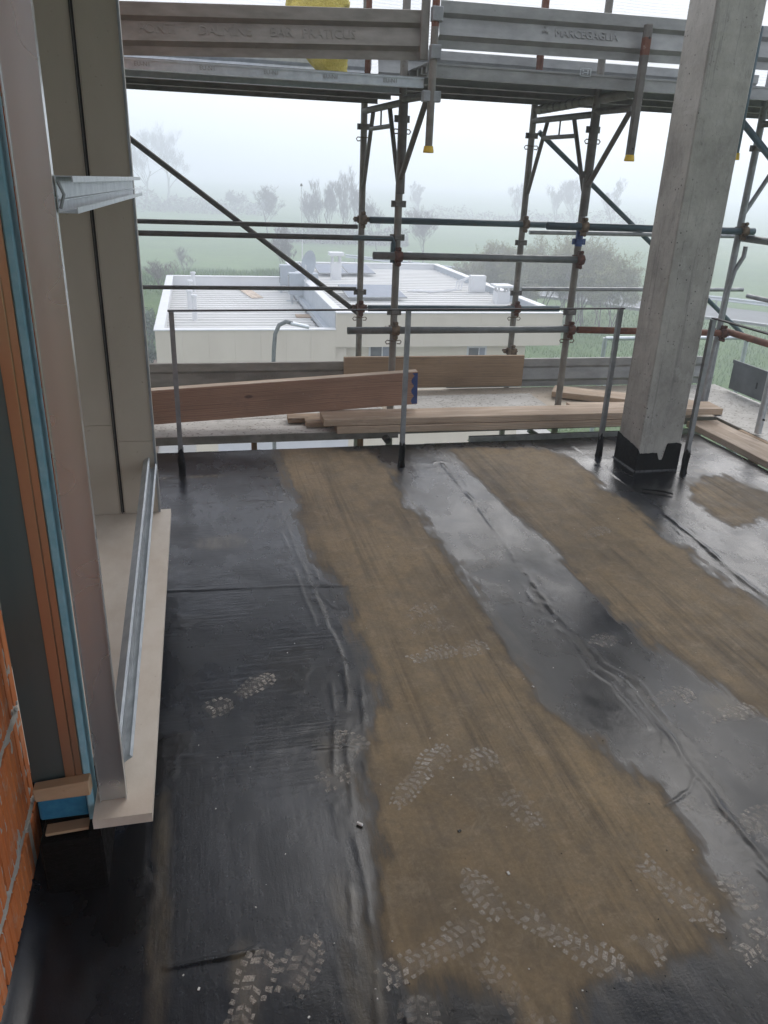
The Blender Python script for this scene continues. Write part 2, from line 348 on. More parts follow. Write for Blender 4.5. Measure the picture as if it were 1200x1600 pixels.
# ------------------------------------------------------------------ mesh helpers
ORG = {}
class MB:
    def __init__(self): self.v, self.f, self.sm = [], [], []
    def add(self, vs, fs, smooth=False):
        o = len(self.v)
        self.v += [tuple(map(float, p)) for p in vs]
        self.f += [tuple(i+o for i in q) for q in fs]
        self.sm += [smooth]*len(fs)
        return self
    def box(self, a, b, M=None, bev=0.0):
        (x0, y0, z0), (x1, y1, z1) = a, b
        if bev <= 0:
            vs = [(x0, y0, z0), (x1, y0, z0), (x1, y1, z0), (x0, y1, z0), (x0, y0, z1), (x1, y0, z1), (x1, y1, z1), (x0, y1, z1)]
            fs = [(0, 3, 2, 1), (4, 5, 6, 7), (0, 1, 5, 4), (1, 2, 6, 5), (2, 3, 7, 6), (3, 0, 4, 7)]
        else:
            def ring(z, i):
                return [(x0+i, y0, z), (x1-i, y0, z), (x1, y0+i, z), (x1, y1-i, z), (x1-i, y1, z), (x0+i, y1, z), (x0, y1-i, z), (x0, y0+i, z)]
            def inn(z):
                q = bev
                return [(x0+q, y0+q*.6, z), (x1-q, y0+q*.6, z), (x1-q*.6, y0+q, z), (x1-q*.6, y1-q, z), (x1-q, y1-q*.6, z), (x0+q, y1-q*.6, z), (x0+q*.6, y1-q, z), (x0+q*.6, y0+q, z)]
            vs = inn(z0)+ring(z0+bev, bev)+ring(z1-bev, bev)+inn(z1)
            fs = [tuple(range(7, -1, -1)), tuple(range(24, 32))]
            for r in range(3):
                for i in range(8):
                    j = (i+1) % 8
                    fs.append((r*8+i, r*8+j, r*8+8+j, r*8+8+i))
        if M is not None: vs = [tuple(M @ Vector(p)) for p in vs]
        return self.add(vs, fs)
    def tube(self, p0, p1, r, n=12, r1=None, caps=True, hollow=False):
        p0, p1 = Vector(p0), Vector(p1)
        r1 = r if r1 is None else r1
        d = (p1-p0).normalized()
        u = d.orthogonal().normalized()
        w = d.cross(u)
        vs = []
        for p, rr in ((p0, r), (p1, r1)):
            vs += [p+(u*math.cos(2*math.pi*i/n)+w*math.sin(2*math.pi*i/n))*rr for i in range(n)]
        fs = [(i, (i+1) % n, n+(i+1) % n, n+i) for i in range(n)]
        self.add(vs, fs, True)
        if hollow:
            wall = min(0.004, r*0.2)
            vi = []
            for p, off in ((p0, 0.0), (p0, 0.12), (p1, -0.12), (p1, 0.0)):
                vi += [p+d*off+(u*math.cos(2*math.pi*i/n)+w*math.sin(2*math.pi*i/n))*(r-wall) for i in range(n)]
            o = len(self.v)
            self.v += [tuple(p) for p in vi]
            for a, b in ((0, 1), (2, 3)):
                for i in range(n):
                    j = (i+1) % n
                    self.f.append((o+a*n+j, o+a*n+i, o+b*n+i, o+b*n+j)); self.sm.append(True)
            for i in range(n):
                j = (i+1) % n
                self.f.append((o-2*n+j, o-2*n+i, o+i, o+j)); self.sm.append(False)
                self.f.append((o-n+i, o-n+j, o+3*n+j, o+3*n+i)); self.sm.append(False)
            self.f.append(tuple(o+n+i for i in range(n))); self.sm.append(False)
            self.f.append(tuple(o+2*n+n-1-i for i in range(n))); self.sm.append(False)
        elif caps:
            self.add(vs[:n], [tuple(range(n-1, -1, -1))])
            self.add(vs[n:], [tuple(range(n))])
        return self
    def path(self, pts, r, n=8, rs=None):
        pts = [Vector(p) for p in pts]
        vs, u = [], None
        for i, p in enumerate(pts):
            d = (pts[min(i+1, len(pts)-1)]-pts[max(i-1, 0)]).normalized()
            u = d.orthogonal().normalized() if u is None else (u-d*u.dot(d)).normalized()
            w = d.cross(u)
            rr = rs[i] if rs else r
            vs += [p+(u*math.cos(2*math.pi*a/n)+w*math.sin(2*math.pi*a/n))*rr for a in range(n)]
        fs = []
        for i in range(len(pts)-1):
            for a in range(n):
                b = (a+1) % n
                fs.append((i*n+a, i*n+b, i*n+n+b, i*n+n+a))
        self.add(vs, fs, True)
        self.add(vs[:n], [tuple(range(n-1, -1, -1))])
        self.add(vs[-n:], [tuple(range(n))])
        return self
    def prism(self, prof, p0, ax, up, side, L):
        # closed 2D profile (s, u) swept from p0 along ax by L
        p0, ax, up, side = Vector(p0), Vector(ax), Vector(up), Vector(side)
        n = len(prof)
        vs = [p0+side*a+up*b for a, b in prof]+[p0+ax*L+side*a+up*b for a, b in prof]
        fs = [(i, (i+1) % n, n+(i+1) % n, n+i) for i in range(n)]
        fs += [tuple(range(n-1, -1, -1)), tuple(range(n, 2*n))]
        return self.add(vs, fs)
    def mesh(self, name, org=(0, 0, 0)):
        me = bpy.data.meshes.new(name)
        ox, oy, oz = org
        me.from_pydata([(x-ox, y-oy, z-oz) for x, y, z in self.v], [], self.f)
        me.polygons.foreach_set('use_smooth', self.sm)
        me.update()
        return me
    def base(self):
        a = np.array(self.v)
        return (float((a[:, 0].min()+a[:, 0].max())/2), float((a[:, 1].min()+a[:, 1].max())/2), float(a[:, 2].min()))
    def build(self, name, mat, parent=None):
        org = ORG[parent] if parent else self.base()
        me = self.mesh(name, org)
        me.materials.append(MATS[mat])
        o = bpy.data.objects.new(name, me)
        COL.objects.link(o)
        if parent: o.parent = parent
        else: o.location = org
        ORG[o] = org
        return o

def tag(o, label=None, cat=None, group=None, kind=None):
    if label: o['label'] = label
    if cat: o['category'] = cat
    if group: o['group'] = group
    if kind: o['kind'] = kind
    return o
def thing(name, label, cat, loc, group=None):
    o = bpy.data.objects.new(name, None)
    o.empty_display_size = 0.1
    COL.objects.link(o)
    o.location = loc
    ORG[o] = tuple(loc)
    return tag(o, label, cat, group)
def place(me, name, mat, parent, loc, M=None):
    if mat and not me.materials: me.materials.append(MATS[mat])
    o = bpy.data.objects.new(name, me)
    COL.objects.link(o)
    if parent:
        o.parent = parent
        p = ORG[parent]
        loc = (loc[0]-p[0], loc[1]-p[1], loc[2]-p[2])
    if M is not None: o.matrix_local = Matrix.Translation(loc) @ M.to_4x4()
    else: o.location = loc
    ORG[o] = ORG[parent] if parent else tuple(loc)
    return o
def copy_tree(root, loc, label=None):
    r = root.copy(); COL.objects.link(r); r.location = loc
    if label: r['label'] = label
    for ch in list(root.children):
        q = ch.copy(); COL.objects.link(q); q.parent = r
        for g in list(ch.children):
            h_ = g.copy(); COL.objects.link(h_); h_.parent = q
    return r
def text_mesh(txt, size, depth, mirror=False):
    cu = bpy.data.curves.new('txt', 'FONT')
    cu.body = txt
    cu.size = size
    cu.extrude = depth
    cu.align_x = 'CENTER'
    cu.align_y = 'CENTER'
    cu.resolution_u = 2
    o = bpy.data.objects.new('txt', cu)
    COL.objects.link(o)
    bpy.context.view_layer.update()
    me = bpy.data.meshes.new_from_object(o.evaluated_get(bpy.context.evaluated_depsgraph_get()))
    bpy.data.objects.remove(o)
    if mirror:
        for v in me.vertices: v.co.x = -v.co.x
        me.flip_normals()
    me.name = 'embossed_lettering'
    me.materials.clear()
    return me

# numpy value noise
def _hash(ix, iy, s):
    h_ = (ix.astype(np.int64)*374761393+iy.astype(np.int64)*668265263+s*974711) & 0x7fffffff
    h_ = ((h_ ^ (h_ >> 13))*1274126177) & 0x7fffffff
    return ((h_ ^ (h_ >> 16)) & 0xffff)/65535.0
def vnoise(x, y, s=0):
    ix, iy = np.floor(x), np.floor(y)
    fx, fy = x-ix, y-iy
    fx, fy = fx*fx*(3-2*fx), fy*fy*(3-2*fy)
    a, b = _hash(ix, iy, s), _hash(ix+1, iy, s)
    c_, d_ = _hash(ix, iy+1, s), _hash(ix+1, iy+1, s)
    return (a*(1-fx)+b*fx)*(1-fy)+(c_*(1-fx)+d_*fx)*fy
def fbm(x, y, s=0, o=4):
    t, a, n = 0, 0.5, 0
    for i in range(o):
        t = t+a*vnoise(x*2**i, y*2**i, s+i*17); n += a; a *= 0.5
    return t/n
def sstep(a, b, x):
    t = np.clip((x-a)/(b-a), 0, 1); return t*t*(3-2*t)
def poly_sd(P, x, y):
    P = np.array(P, float)
    d = np.full(x.shape, 1e9)
    ins = np.zeros(x.shape, bool)
    for i in range(len(P)):
        a, b = P[i], P[(i+1) % len(P)]
        e = b-a
        t = np.clip(((x-a[0])*e[0]+(y-a[1])*e[1])/(e@e+1e-12), 0, 1)
        d = np.minimum(d, np.hypot(x-a[0]-t*e[0], y-a[1]-t*e[1]))
        c_ = ((a[1] > y) != (b[1] > y))
        with np.errstate(divide='ignore', invalid='ignore'):
            ins ^= c_ & (x < (b[0]-a[0])*(y-a[1])/(b[1]-a[1]+1e-15)+a[0])
    return np.where(ins, -d, d)
def line_d(P, x, y):
    d = np.full(x.shape, 1e9)
    for a, b in zip(P[:-1], P[1:]):
        a, b = np.array(a), np.array(b)
        e = b-a
        t = np.clip(((x-a[0])*e[0]+(y-a[1])*e[1])/(e@e+1e-12), 0, 1)
        d = np.minimum(d, np.hypot(x-a[0]-t*e[0], y-a[1]-t*e[1]))
    return d
def fl(pts): return [tuple(onz(px, py)[:2]) for px, py in pts]

# ================================================================== SETTING
GZ = -5.8
SLAB_Y, SLAB_X = 4.72, 3.42
WALL_X = -0.462
SHADE_SLAB_Y = 3.30  # front edge of the added overhead slab, drawn back to let light in

# --- ground: one sheet to the fog
def ground_h(x, y):
    h_ = 0.25*(fbm(x*0.05+3, y*0.05, 5, 3)-0.5)
    bank = 2.1*sstep(34.5, 41, y-0.15*x)*(1-sstep(43, 60, y-0.15*x))*(1-sstep(5, 13, x))*sstep(-40, -15, x)
    return GZ+h_*sstep(18, 45, np.hypot(x, y-26))+bank+2.0*sstep(120, 330, y)
gx = np.concatenate([np.linspace(-710, -60, 27)[:-1], np.linspace(-60, 90, 151), np.linspace(90, 710, 26)[1:]])
gy = np.concatenate([np.linspace(-710, -10, 20)[:-1], np.linspace(-10, 130, 141), np.linspace(130, 710, 40)[1:]])
XX, YY = np.meshgrid(gx, gy)
ZZ = ground_h(XX, YY)
def grid_mesh(name, XX, YY, ZZ):
    ny, nx = XX.shape
    me = bpy.data.meshes.new(name)
    me.vertices.add(nx*ny)
    me.vertices.foreach_set('co', np.stack([XX, YY, ZZ], -1).astype(np.float32).ravel())
    idx = np.arange(nx*ny).reshape(ny, nx)
    q = np.stack([idx[:-1, :-1], idx[:-1, 1:], idx[1:, 1:], idx[1:, :-1]], -1).reshape(-1, 4)
    me.loops.add(q.size)
    me.loops.foreach_set('vertex_index', q.ravel().astype(np.int32))
    me.polygons.add(len(q))
    me.polygons.foreach_set('loop_start', np.arange(0, q.size, 4, dtype=np.int32))
    me.polygons.foreach_set('use_smooth', np.ones(len(q), bool))
    me.update(calc_edges=True)
    me.validate()
    return me
me = grid_mesh('ground', XX, YY, ZZ)
me.materials.append(MATS['field_grass'])
ground = bpy.data.objects.new('ground', me)
COL.objects.link(ground)
tag(ground, kind='structure')

def sheet(name, poly, z, mat):
    m = MB().add([(x, y, z) for x, y in poly], [tuple(range(len(poly)))])
    return tag(m.build(name, mat), kind='structure')
sheet('yard_paving', [(-3.6, 9), (10.8, 9), (10.8, 35), (-3.6, 35)], GZ+0.03, 'yard_concrete')
sheet('bare_soil', [(4.6, 17.2), (10.6, 17.0), (10.7, 20.5), (7.5, 20.6), (4.9, 20.2)], GZ+0.05, 'soil')
sheet('flower_bed', [(-3.5, 20.5), (-1.35, 20.5), (-1.35, 34.5), (-3.5, 34.5)], GZ+0.06, 'soil')
pp = [onz(px, py, GZ+2.0)[:2] for px, py in ((150, 388), (215, 391), (300, 397), (380, 404), (480, 417))]
m = MB()
vs = []
for p in pp:
    for o_ in (-0.18, 0.18): vs.append((p[0], p[1]+o_*1.6, float(ground_h(np.array([p[0]]), np.array([p[1]]))[0])+0.30))
m.add(vs, [(2*i, 2*i+2, 2*i+3, 2*i+1) for i in range(len(pp)-1)])
tag(m.build('gravel_path', 'yard_concrete'), kind='structure')
# country road on the right with crash barrier
ra, rb_ = onz(1000, 486, GZ)[:2], onz(1200, 512, GZ)[:2]
rd = (rb_-ra)/np.linalg.norm(rb_-ra)
rn = np.array([-rd[1], rd[0]])
if rn[1] < 0: rn = -rn
P0, P1 = ra-rd*30, rb_+rd*80
sheet('road', [tuple(P0), tuple(P1), tuple(P1+rn*5.5), tuple(P0+rn*5.5)], GZ+0.16, 'asphalt')
tag(MB().add([(*(P0+rn*0.25), GZ+0.165), (*(P1+rn*0.25), GZ+0.165), (*(P1+rn*0.4), GZ+0.165), (*(P0+rn*0.4), GZ+0.165)], [(0, 1, 2, 3)]).build('road_edge_line', 'white_paint'), kind='structure')
Lr = float(np.linalg.norm(P1-P0))
bz = thing('crash_barrier', 'grey steel crash barrier along the far side of the country road', 'crash barrier', (*(P0+rn*6.0), GZ))
bp = P0+rn*6.0
beam = MB()
prof = [(-0.02, 0.45), (0.05, 0.50), (-0.02, 0.58), (-0.02, 0.62), (0.05, 0.70), (-0.02, 0.76), (-0.05, 0.76), (-0.01, 0.70), (-0.05, 0.6), (-0.01, 0.50), (-0.05, 0.45)]
beam.prism(prof, (*bp, GZ), (*rd, 0), (0, 0, 1), (*(-rn), 0), Lr)
beam.build('rail_beam', 'galv_bright', bz)
for i in range(0, int(Lr/4)):
    q = bp+rd*(4*i+1)+rn*0.1
    MB().box((q[0]-0.05, q[1]-0.05, GZ-0.2), (q[0]+0.05, q[1]+0.05, GZ+0.74)).build('post', 'galv', bz)

# ================================================================== TERRACE FLOOR (attributes drive the membrane)
# brown (dry) regions, read off the photograph as floor outlines
DRY = [
 [(428, 690), (440, 740), (468, 795), (478, 850), (505, 895), (535, 922), (545, 955), (538, 985), (562, 1012), (580, 1060), (590, 1100), (572, 1140), (562, 1195), (590, 1250), (600, 1330), (596, 1400), (592, 1450), (604, 1500), (640, 1540), (700, 1548), (760, 1550), (790, 1570), (800, 1640), (870, 1640), (880, 1600), (905, 1560), (935, 1533), (990, 1513), (1046, 1500), (1100, 1475), (1121, 1408), (1117, 1383), (1087, 1350), (1075, 1308), (1062, 1275), (1029, 1229), (967, 1196), (933, 1162), (875, 1125), (837, 1080), (804, 1026), (762, 963), (730, 905), (695, 860), (670, 815), (640, 790), (625, 765), (612, 735), (585, 705), (580, 690)],
 [(690, 697), (725, 726), (762, 763), (800, 797), (867, 859), (900, 892), (933, 930), (967, 963), (992, 972), (1008, 1005), (1054, 1030), (1087, 1047), (1125, 1072), (1158, 1100), (1200, 1126), (1260, 1180), (1420, 1330), (1560, 1400), (1560, 1190), (1260, 980), (1200, 942), (1133, 909), (1096, 880), (1083, 859), (1033, 838), (1021, 817), (992, 792), (950, 767), (925, 742), (879, 712), (840, 700), (760, 697)],
 [(1072, 748), (1130, 744), (1205, 772), (1310, 830), (1300, 850), (1200, 812), (1150, 828), (1110, 806), (1085, 778)],
]
SEAMS = [  # (pixel polyline, ridge width m, ridge height m, tar amount, is smeared)
 ([(690, 725), (745, 790), (800, 868), (860, 955), (905, 1000), (935, 1040), (975, 1065), (1010, 1110), (1050, 1155), (1085, 1205), (1135, 1270), (1200, 1345), (1260, 1410), (1500, 1670), (1750, 1990)], 0.010, 0.0050, 1.0, 1),
 ([(418, 745), (440, 800), (470, 880), (505, 955), (530, 1010), (540, 1060), (545, 1115), (543, 1180), (550, 1260), (560, 1330), (575, 1400), (585, 1480), (592, 1600), (595, 1650)], 0.007, 0.0025, 0.8, 1),
 ([(1035, 800), (1090, 845), (1140, 890), (1200, 935), (1260, 980), (1500, 1150)], 0.012, 0.005, 0.9, 1),
 ([(240, 1186), (330, 1180), (450, 1172), (555, 1166)], 0.006, 0.0035, 0.1, 0),
 ([(240, 925), (360, 921), (460, 916), (540, 917)], 0.005, 0.0025, 0.35, 0),
 ([(240, 790), (350, 787), (440, 783)], 0.006, 0.003, 0.2, 0),
 ([(260, 1513), (300, 1505), (370, 1490), (400, 1482)], 0.004, 0.004, 0.9, 0),
 ([(1040, 1260), (1075, 1235), (1085, 1215), (1075, 1190)], 0.004, 0.003, 0.6, 0),
]
ys = [0.72]
while ys[-1] < SLAB_Y-0.02:
    ys.append(ys[-1]+0.0042+0.0017*(ys[-1]-0.72))
ys = np.array([-1.6, -1.0, -0.4, 0.1, 0.4, 0.55, 0.65]+ys[:-1]+[SLAB_Y-0.012, SLAB_Y])
xs = np.arange(WALL_X-0.01, SLAB_X+0.003, 0.0062)
FX, FY = np.meshgrid(xs, ys)
wx = FX+0.035*(fbm(FX*9, FY*9, 40, 4)-0.5)*2
wy = FY+0.05*(fbm(FX*8, FY*6, 50, 4)-0.5)*2
sdm = np.full(FX.shape, 1e9)
for P in DRY: sdm = np.minimum(sdm, poly_sd(fl(P), wx, wy))
sdm = sdm+0.05*(fbm(FX*26, FY*9, 55, 4)-0.5)+0.07*(fbm(FX*30, FY*1.6, 56, 4)-0.5)
dryA = sstep(0.085, -0.085, sdm)
tarA = np.zeros_like(FX)
def floor_extra(x, y):
    t = 0.006*(fbm(x*1.3, y*1.3, 7, 3)-0.5)+0.0015*(fbm(x*14, y*9, 9, 3)-0.5)
    for si, st_, ax_ in ((0, 0.0022, 1), (1, -0.0018, 1), (2, 0.0022, 1), (3, 0.0016, 0), (4, 0.0014, 0)):
        q = np.array(fl(SEAMS[si][0]))
        if ax_:       # lengthwise lap: one sheet lies over the other
            o_ = np.argsort(q[:, 1])
            t = t+st_*(0.15+1.2*sstep(0.35, 0.65, fbm(x*0.9+si, y*2.3, 79, 3)))*sstep(-0.006, 0.006, x-np.interp(y, q[o_, 1], q[o_, 0])-0.022*(fbm(x*14, y*14, 77, 4)-0.5))
        else:
            o_ = np.argsort(q[:, 0])
            lap = sstep(-0.007, 0.007, y-np.interp(x, q[o_, 0], q[o_, 1])-0.03*(fbm(x*9, y*9, 78, 4)-0.5))*(0.1+0.9*sstep(0.4, 0.6, fbm(x*4, y*4+si, 76, 3)))
            t = t+st_*lap*sstep(0.62, 0.42, x)*sstep(0.9, 0.1, y-np.interp(x, q[o_, 0], q[o_, 1]))
    for P, w_, h_, ta, sm in SEAMS:
        q = fl(P)
        jx, jy = x+0.012*(fbm(x*14, y*14, 71, 3)-0.5), y+0.012*(fbm(x*14, y*14, 72, 3)-0.5)
        dd = line_d(q, jx, jy)
        amp = 1.9*np.clip(fbm(x*9, y*9, 73, 3)-0.22, 0, 1)
        t = t+h_*amp*np.exp(-(dd/w_)**2)
        if sm: t = t+0.0022*np.exp(-((dd-0.03-0.03*fbm(x*3, y*3, 75, 2))/0.007)**2)*sstep(0.5, 0.66, fbm(x*6, y*6, 74, 3))
    return t
FZ = floor_extra(FX, FY)
for P, w_, h_, ta, sm in SEAMS:
    q = fl(P)
    dd = line_d(q, FX+0.03*(fbm(FX*18, FY*18, 61, 4)-0.5), FY+0.03*(fbm(FX*18, FY*18, 62, 4)-0.5))
    g = fbm(FX*7, FY*7, 63, 4)
    tarA = np.maximum(tarA, ta*sstep(w_*2.0, w_*0.6, dd)*sstep(0.35, 0.6, g))
    if sm: tarA = np.maximum(tarA, ta*0.9*sstep(0.10, 0.03, dd)*sstep(0.56, 0.68, fbm(FX*10, FY*5, 64, 4)))
# tar flooded round the column foot, the rail feet, the pedestal and the wall foot
cpx = [((1003, 735), 0.26), ((1020, 765), 0.20), ((628, 722), 0.13), ((285, 742), 0.07), ((935, 713), 0.08), ((1068, 742), 0.10), ((130, 1400), 0.14), ((190, 1340), 0.08), ((620, 700), 0.16), ((250, 1180), 0.08)]
for (px, py), r_ in cpx:
    c0 = onz(px, py)
    dd = np.hypot(FX-c0[0], (FY-c0[1])*0.8)+0.26*(fbm(FX*9, FY*9, 81, 5)-0.5)
    tarA = np.maximum(tarA, 0.9*sstep(r_*1.15, r_*0.25, dd))
# black smears on the felt
sm_ = sstep(0.66, 0.72, fbm(FX*4.2, FY*2.6, 91, 5))*sstep(0.02, 0.10, sdm)
tarA = np.maximum(tarA, 0.75*sm_)
# dark wet rim along the slab edge
rim = sstep(0.16, 0.03, (SLAB_Y-FY)+0.12*(fbm(FX*5, FY*5, 95, 4)-0.5))*sstep(0.6, 1.0, FX)
dryA = dryA*(1-0.9*rim)
tarA = np.maximum(tarA, 0.35*rim)
# tan islands and stains on the black strip
dirtA = np.zeros_like(FX)
for (px, py), rx, ry in (((338, 848), 0.16, 0.12), ((250, 1400), 0.035, 0.5), ((270, 715), 0.20, 0.06), ((310, 745), 0.3, 0.05), ((1110, 735), 0.2, 0.05), ((1150, 780), 0.16, 0.12), ((385, 1540), 0.05, 0.14), ((530, 1180), 0.10, 0.16), ((560, 1500), 0.06, 0.25), ((1130, 1100), 0.12, 0.10), ((1000, 700), 0.4, 0.05)):
    c0 = onz(px, py)
    e = np.hypot((FX-c0[0])/rx, (FY-c0[1])/ry)+0.9*(fbm(FX*8, FY*8, 101, 4)-0.5)
    dirtA = np.maximum(dirtA, 0.8*sstep(1.0, 0.35, e))
c0 = onz(560, 1100)
dirtA = np.maximum(dirtA, 0.42*sstep(0.12, -0.02, sdm)*sstep(0.30, 0.66, fbm(FX*22, FY*2.2, 103, 4)))
# bead smears stand a little proud
FZ = FZ+0.0016*tarA*fbm(FX*30, FY*30, 111, 3)
# cove at the wall foot
FZ = FZ+0.035*np.clip(1-(FX-WALL_X)/0.06, 0, 1)**2
# rounded outer edge
FZ = FZ-0.02*sstep(0.03, 0.0, SLAB_Y-FY)-0.02*sstep(0.02, 0.0, SLAB_X-FX)
wetA = np.zeros_like(FX)
for (px, py), rx, ry in (((690, 745), 0.22, 0.45), ((740, 790), 0.20, 0.4), ((930, 735), 0.45, 0.35), ((1120, 850), 0.35, 0.5), ((1180, 900), 0.3, 0.4), ((1140, 735), 0.5, 0.12), ((430, 780), 0.25, 0.3), ((470, 880), 0.14, 0.35), ((330, 790), 0.4, 0.35), ((300, 730), 0.5, 0.14), ((950, 1150), 0.15, 0.25)):
    c0 = onz(px, py)
    e = np.hypot((FX-c0[0])/rx, (FY-c0[1])/ry)+1.6*(fbm(FX*7, FY*4, 121, 5)-0.5)
    wetA = np.maximum(wetA, sstep(1.15, 0.2, e))
wetA = np.maximum(wetA*(1-dryA), 0.0)
ripA = sstep(0.72, 0.45, FX-0.10*(FY-2.5))*sstep(1.55, 1.9, FY)
me = grid_mesh('floor', FX, FY, FZ)
for nm, A in (('dry', dryA), ('tar', tarA), ('dirt', dirtA), ('ripple', ripA), ('wet', wetA)):
    at = me.attributes.new(nm, 'FLOAT', 'POINT')
    at.data.foreach_set('value', np.clip(A, 0, 1).astype(np.float32).ravel())
me.materials.append(MATS['membrane'])
floor = bpy.data.objects.new('floor', me)
COL.objects.link(floor)
tag(floor, kind='structure')
ORG[floor] = (0, 0, 0)
slab = MB().box((WALL_X-0.6, -1.6, -0.30), (SLAB_X-0.006, SLAB_Y-0.006, -0.03)).build('slab', 'column_concrete', floor)

# --- dusty boot prints: each tread block is a small sheet lying on the felt
random.seed(4)
def boot_print(heel, toe, L, v0, v1, wear, seed, wid=0.046):
    rng = random.Random(seed)
    a, b = onz(*heel)[:2], onz(*toe)[:2]
    d = (b-a)/np.linalg.norm(b-a)
    s = np.array([d[1], -d[0]])
    org = (a+b)/2-d*L*(v0+v1)/2
    vs, fs, wr = [], [], []
    def half(v): # sole half width at relative length
        if v < 0.3: return wid*0.74*math.sqrt(max(0, 1-((0.3-v)/0.3)**2.4))+0.001
        if v < 0.48: return wid*(0.74-0.12*math.sin((v-0.3)/0.18*math.pi/2))
        if v < 0.72: return wid*(0.62+0.38*(v-0.48)/0.24)
        return wid*math.sqrt(max(0, 1-((v-0.72)/0.29)**2.2))+0.001
    rows = int(L/0.0205)
    for r in range(rows):
        for u0, u1 in ((-1.0, -0.68), (-0.56, -0.07), (0.07, 0.56), (0.68, 1.0)):
            vc = (r+0.5)/rows
            if not v0 <= vc <= v1 or rng.random() < 0.18: continue
            out = abs(u0+u1) > 1.2
            fd = 0.5+0.5*math.sin(seed*2.1+vc*6.0+u0*1.3)
            w_ = wear*rng.uniform(0.75, 1.0)*(0.5+0.5*fd)*(0.65 if 0.33 < vc < 0.45 else 1)
            o = len(vs)
            g0, g1 = 0.10+0.10*rng.random(), 0.78-0.12*rng.random()
            for u, v in ((u0, g0), (u1, g0), (u1, g1), (u0, g1)):
                hv = half(vc)
                sk = (0.015*(1-abs(u)) if not out else -0.002)
                y_ = (r+v)/rows*L+sk+rng.uniform(-0.0022, 0.0022)
                x_ = u*hv+rng.uniform(-0.0022, 0.0022)
                vs.append(org+d*y_+s*x_); wr.append(w_)
            fs.append((o, o+1, o+2, o+3))
    # faint dust film of the whole sole under the tread marks
    nb = len(vs)
    N_ = 12
    for i in range(N_):
        for u in (-0.95, -0.3, 0.3, 0.95):
            vv_ = v0+(v1-v0)*i/(N_-1)
            vs.append(org+d*(vv_*L+0.004)+s*(u*half(vv_)*1.04)); wr.append(wear*(0.22 if abs(u) < 0.5 and 0 < i < N_-1 else 0.02))
    for i in range(N_-1):
        for j in range(3):
            fs.append((nb+i*4+j, nb+i*4+j+1, nb+i*4+4+j+1, nb+i*4+4+j))
    A = np.array(vs)
    z = floor_extra(A[:, 0], A[:, 1])+0.0009
    z[nb:] -= 0.0005
    m = MB().add([(p[0], p[1], q) for p, q in zip(vs, z)], fs)
    o = m.build('boot_print', 'boot_dust', floor)
    at = o.data.attributes.new('wear', 'FLOAT', 'POINT')
    at.data.foreach_set('value', np.array(wr, np.float32))
    return o
PR = [((372, 1600), (410, 1500), .30, .30, .95, 1.0), ((455, 1545), (485, 1470), .30, .52, .98, .95), ((378, 1085), (418, 1058), .30, .4, .95, .9), ((325, 1112), (352, 1100), .28, .6, .9, .8),
      ((572, 1178), (528, 1146), .30, .55, 1., 1.0), ((503, 1225), (548, 1205), .30, .55, .95, .8), ((618, 1258), (693, 1168), .31, .0, 1., 1.0), ((655, 1028), (698, 1016), .30, .3, .95, 1.0), ((720, 1020), (752, 1008), .30, .5, .9, .7),
      ((728, 1192), (768, 1180), .28, .5, .95, .75), ((775, 1425), (738, 1375), .30, .45, 1., .95), ((1020, 1362), (1100, 1430), .31, .2, 1., 1.0), ((845, 1445), (940, 1500), .31, .1, 1., .95), ((632, 1512), (722, 1462), .31, .1, .95, .95),
      ((1140, 1370), (1168, 1410), .30, .55, .95, 1.0), ((1160, 1492), (1205, 1455), .30, .4, .95, .9), ((998, 1492), (1045, 1465), .30, .8, 1., 1.1), ((1025, 1097), (1068, 1084), .30, .3, .95, .8), ((1118, 1120), (1170, 1110), .30, .3, .95, .9),
      ((932, 1010), (955, 992), .28, .55, .95, .7), ((912, 838), (948, 826), .30, .3, .95, .6), ((640, 962), (672, 948), .30, .4, .95, .55), ((652, 985), (690, 975), .30, .3, .9, .4), ((785, 1540), (840, 1605), .31, .1, .9, .6), ((735, 890), (765, 880), .30, .3, .9, .45),
      ((655, 1595), (652, 1570), .3, .7, .95, .6), ((1090, 1260), (1160, 1290), .31, .2, .9, .5), ((840, 1295), (800, 1245), .3, .4, .9, .5), ((1165, 1290), (1200, 1275), .3, .4, .9, .7)]
for i, p in enumerate(PR): boot_print(*p, seed=i+11)

tag(MB().box((-1.8, -1.6, 3.02), (SLAB_X+0.1, SHADE_SLAB_Y, 3.24)).build('overhead_shade_slab', 'column_concrete'), kind='structure')  # unseen slab added overhead to darken the near floor and felt reflections
# small chips, crumbs and a stick lying on the felt
rng = random.Random(8)
m, m2 = MB(), MB()
for i in range(110):
    px, py = rng.uniform(250, 1190), rng.uniform(760, 1590)
    c0 = onz(px, py)
    s_ = rng.uniform(0.0006, 0.0014)*(1 if i > 8 else 2.2)
    z_ = float(floor_extra(np.array([c0[0]]), np.array([c0[1]]))[0])
    (m if i % 3 else m2).box((-s_*1.5, -s_, -s_*0.5), (s_*1.5, s_, s_*0.8), Matrix.Translation((c0[0], c0[1], z_+s_*0.5)) @ Matrix.Rotation(rng.uniform(0, 6), 4, 'Z') @ Matrix.Rotation(rng.uniform(-.4, .4), 4, 'X'))
tag(m.build('mortar_crumbs', 'white_chip'), 'pale mortar crumbs scattered over the roofing felt', 'crumbs', kind='stuff')
tag(m2.build('tar_crumbs', 'tar'), 'black tar crumbs scattered over the roofing felt', 'crumbs', kind='stuff')
c0 = onz(562, 1290); z_ = 0.004
m = MB().box((-0.009, -0.004, -0.001), (0.009, 0.004, 0.005), Matrix.Translation((c0[0], c0[1], z_)) @ Matrix.Rotation(-0.7, 4, 'Z'), 0.0015)
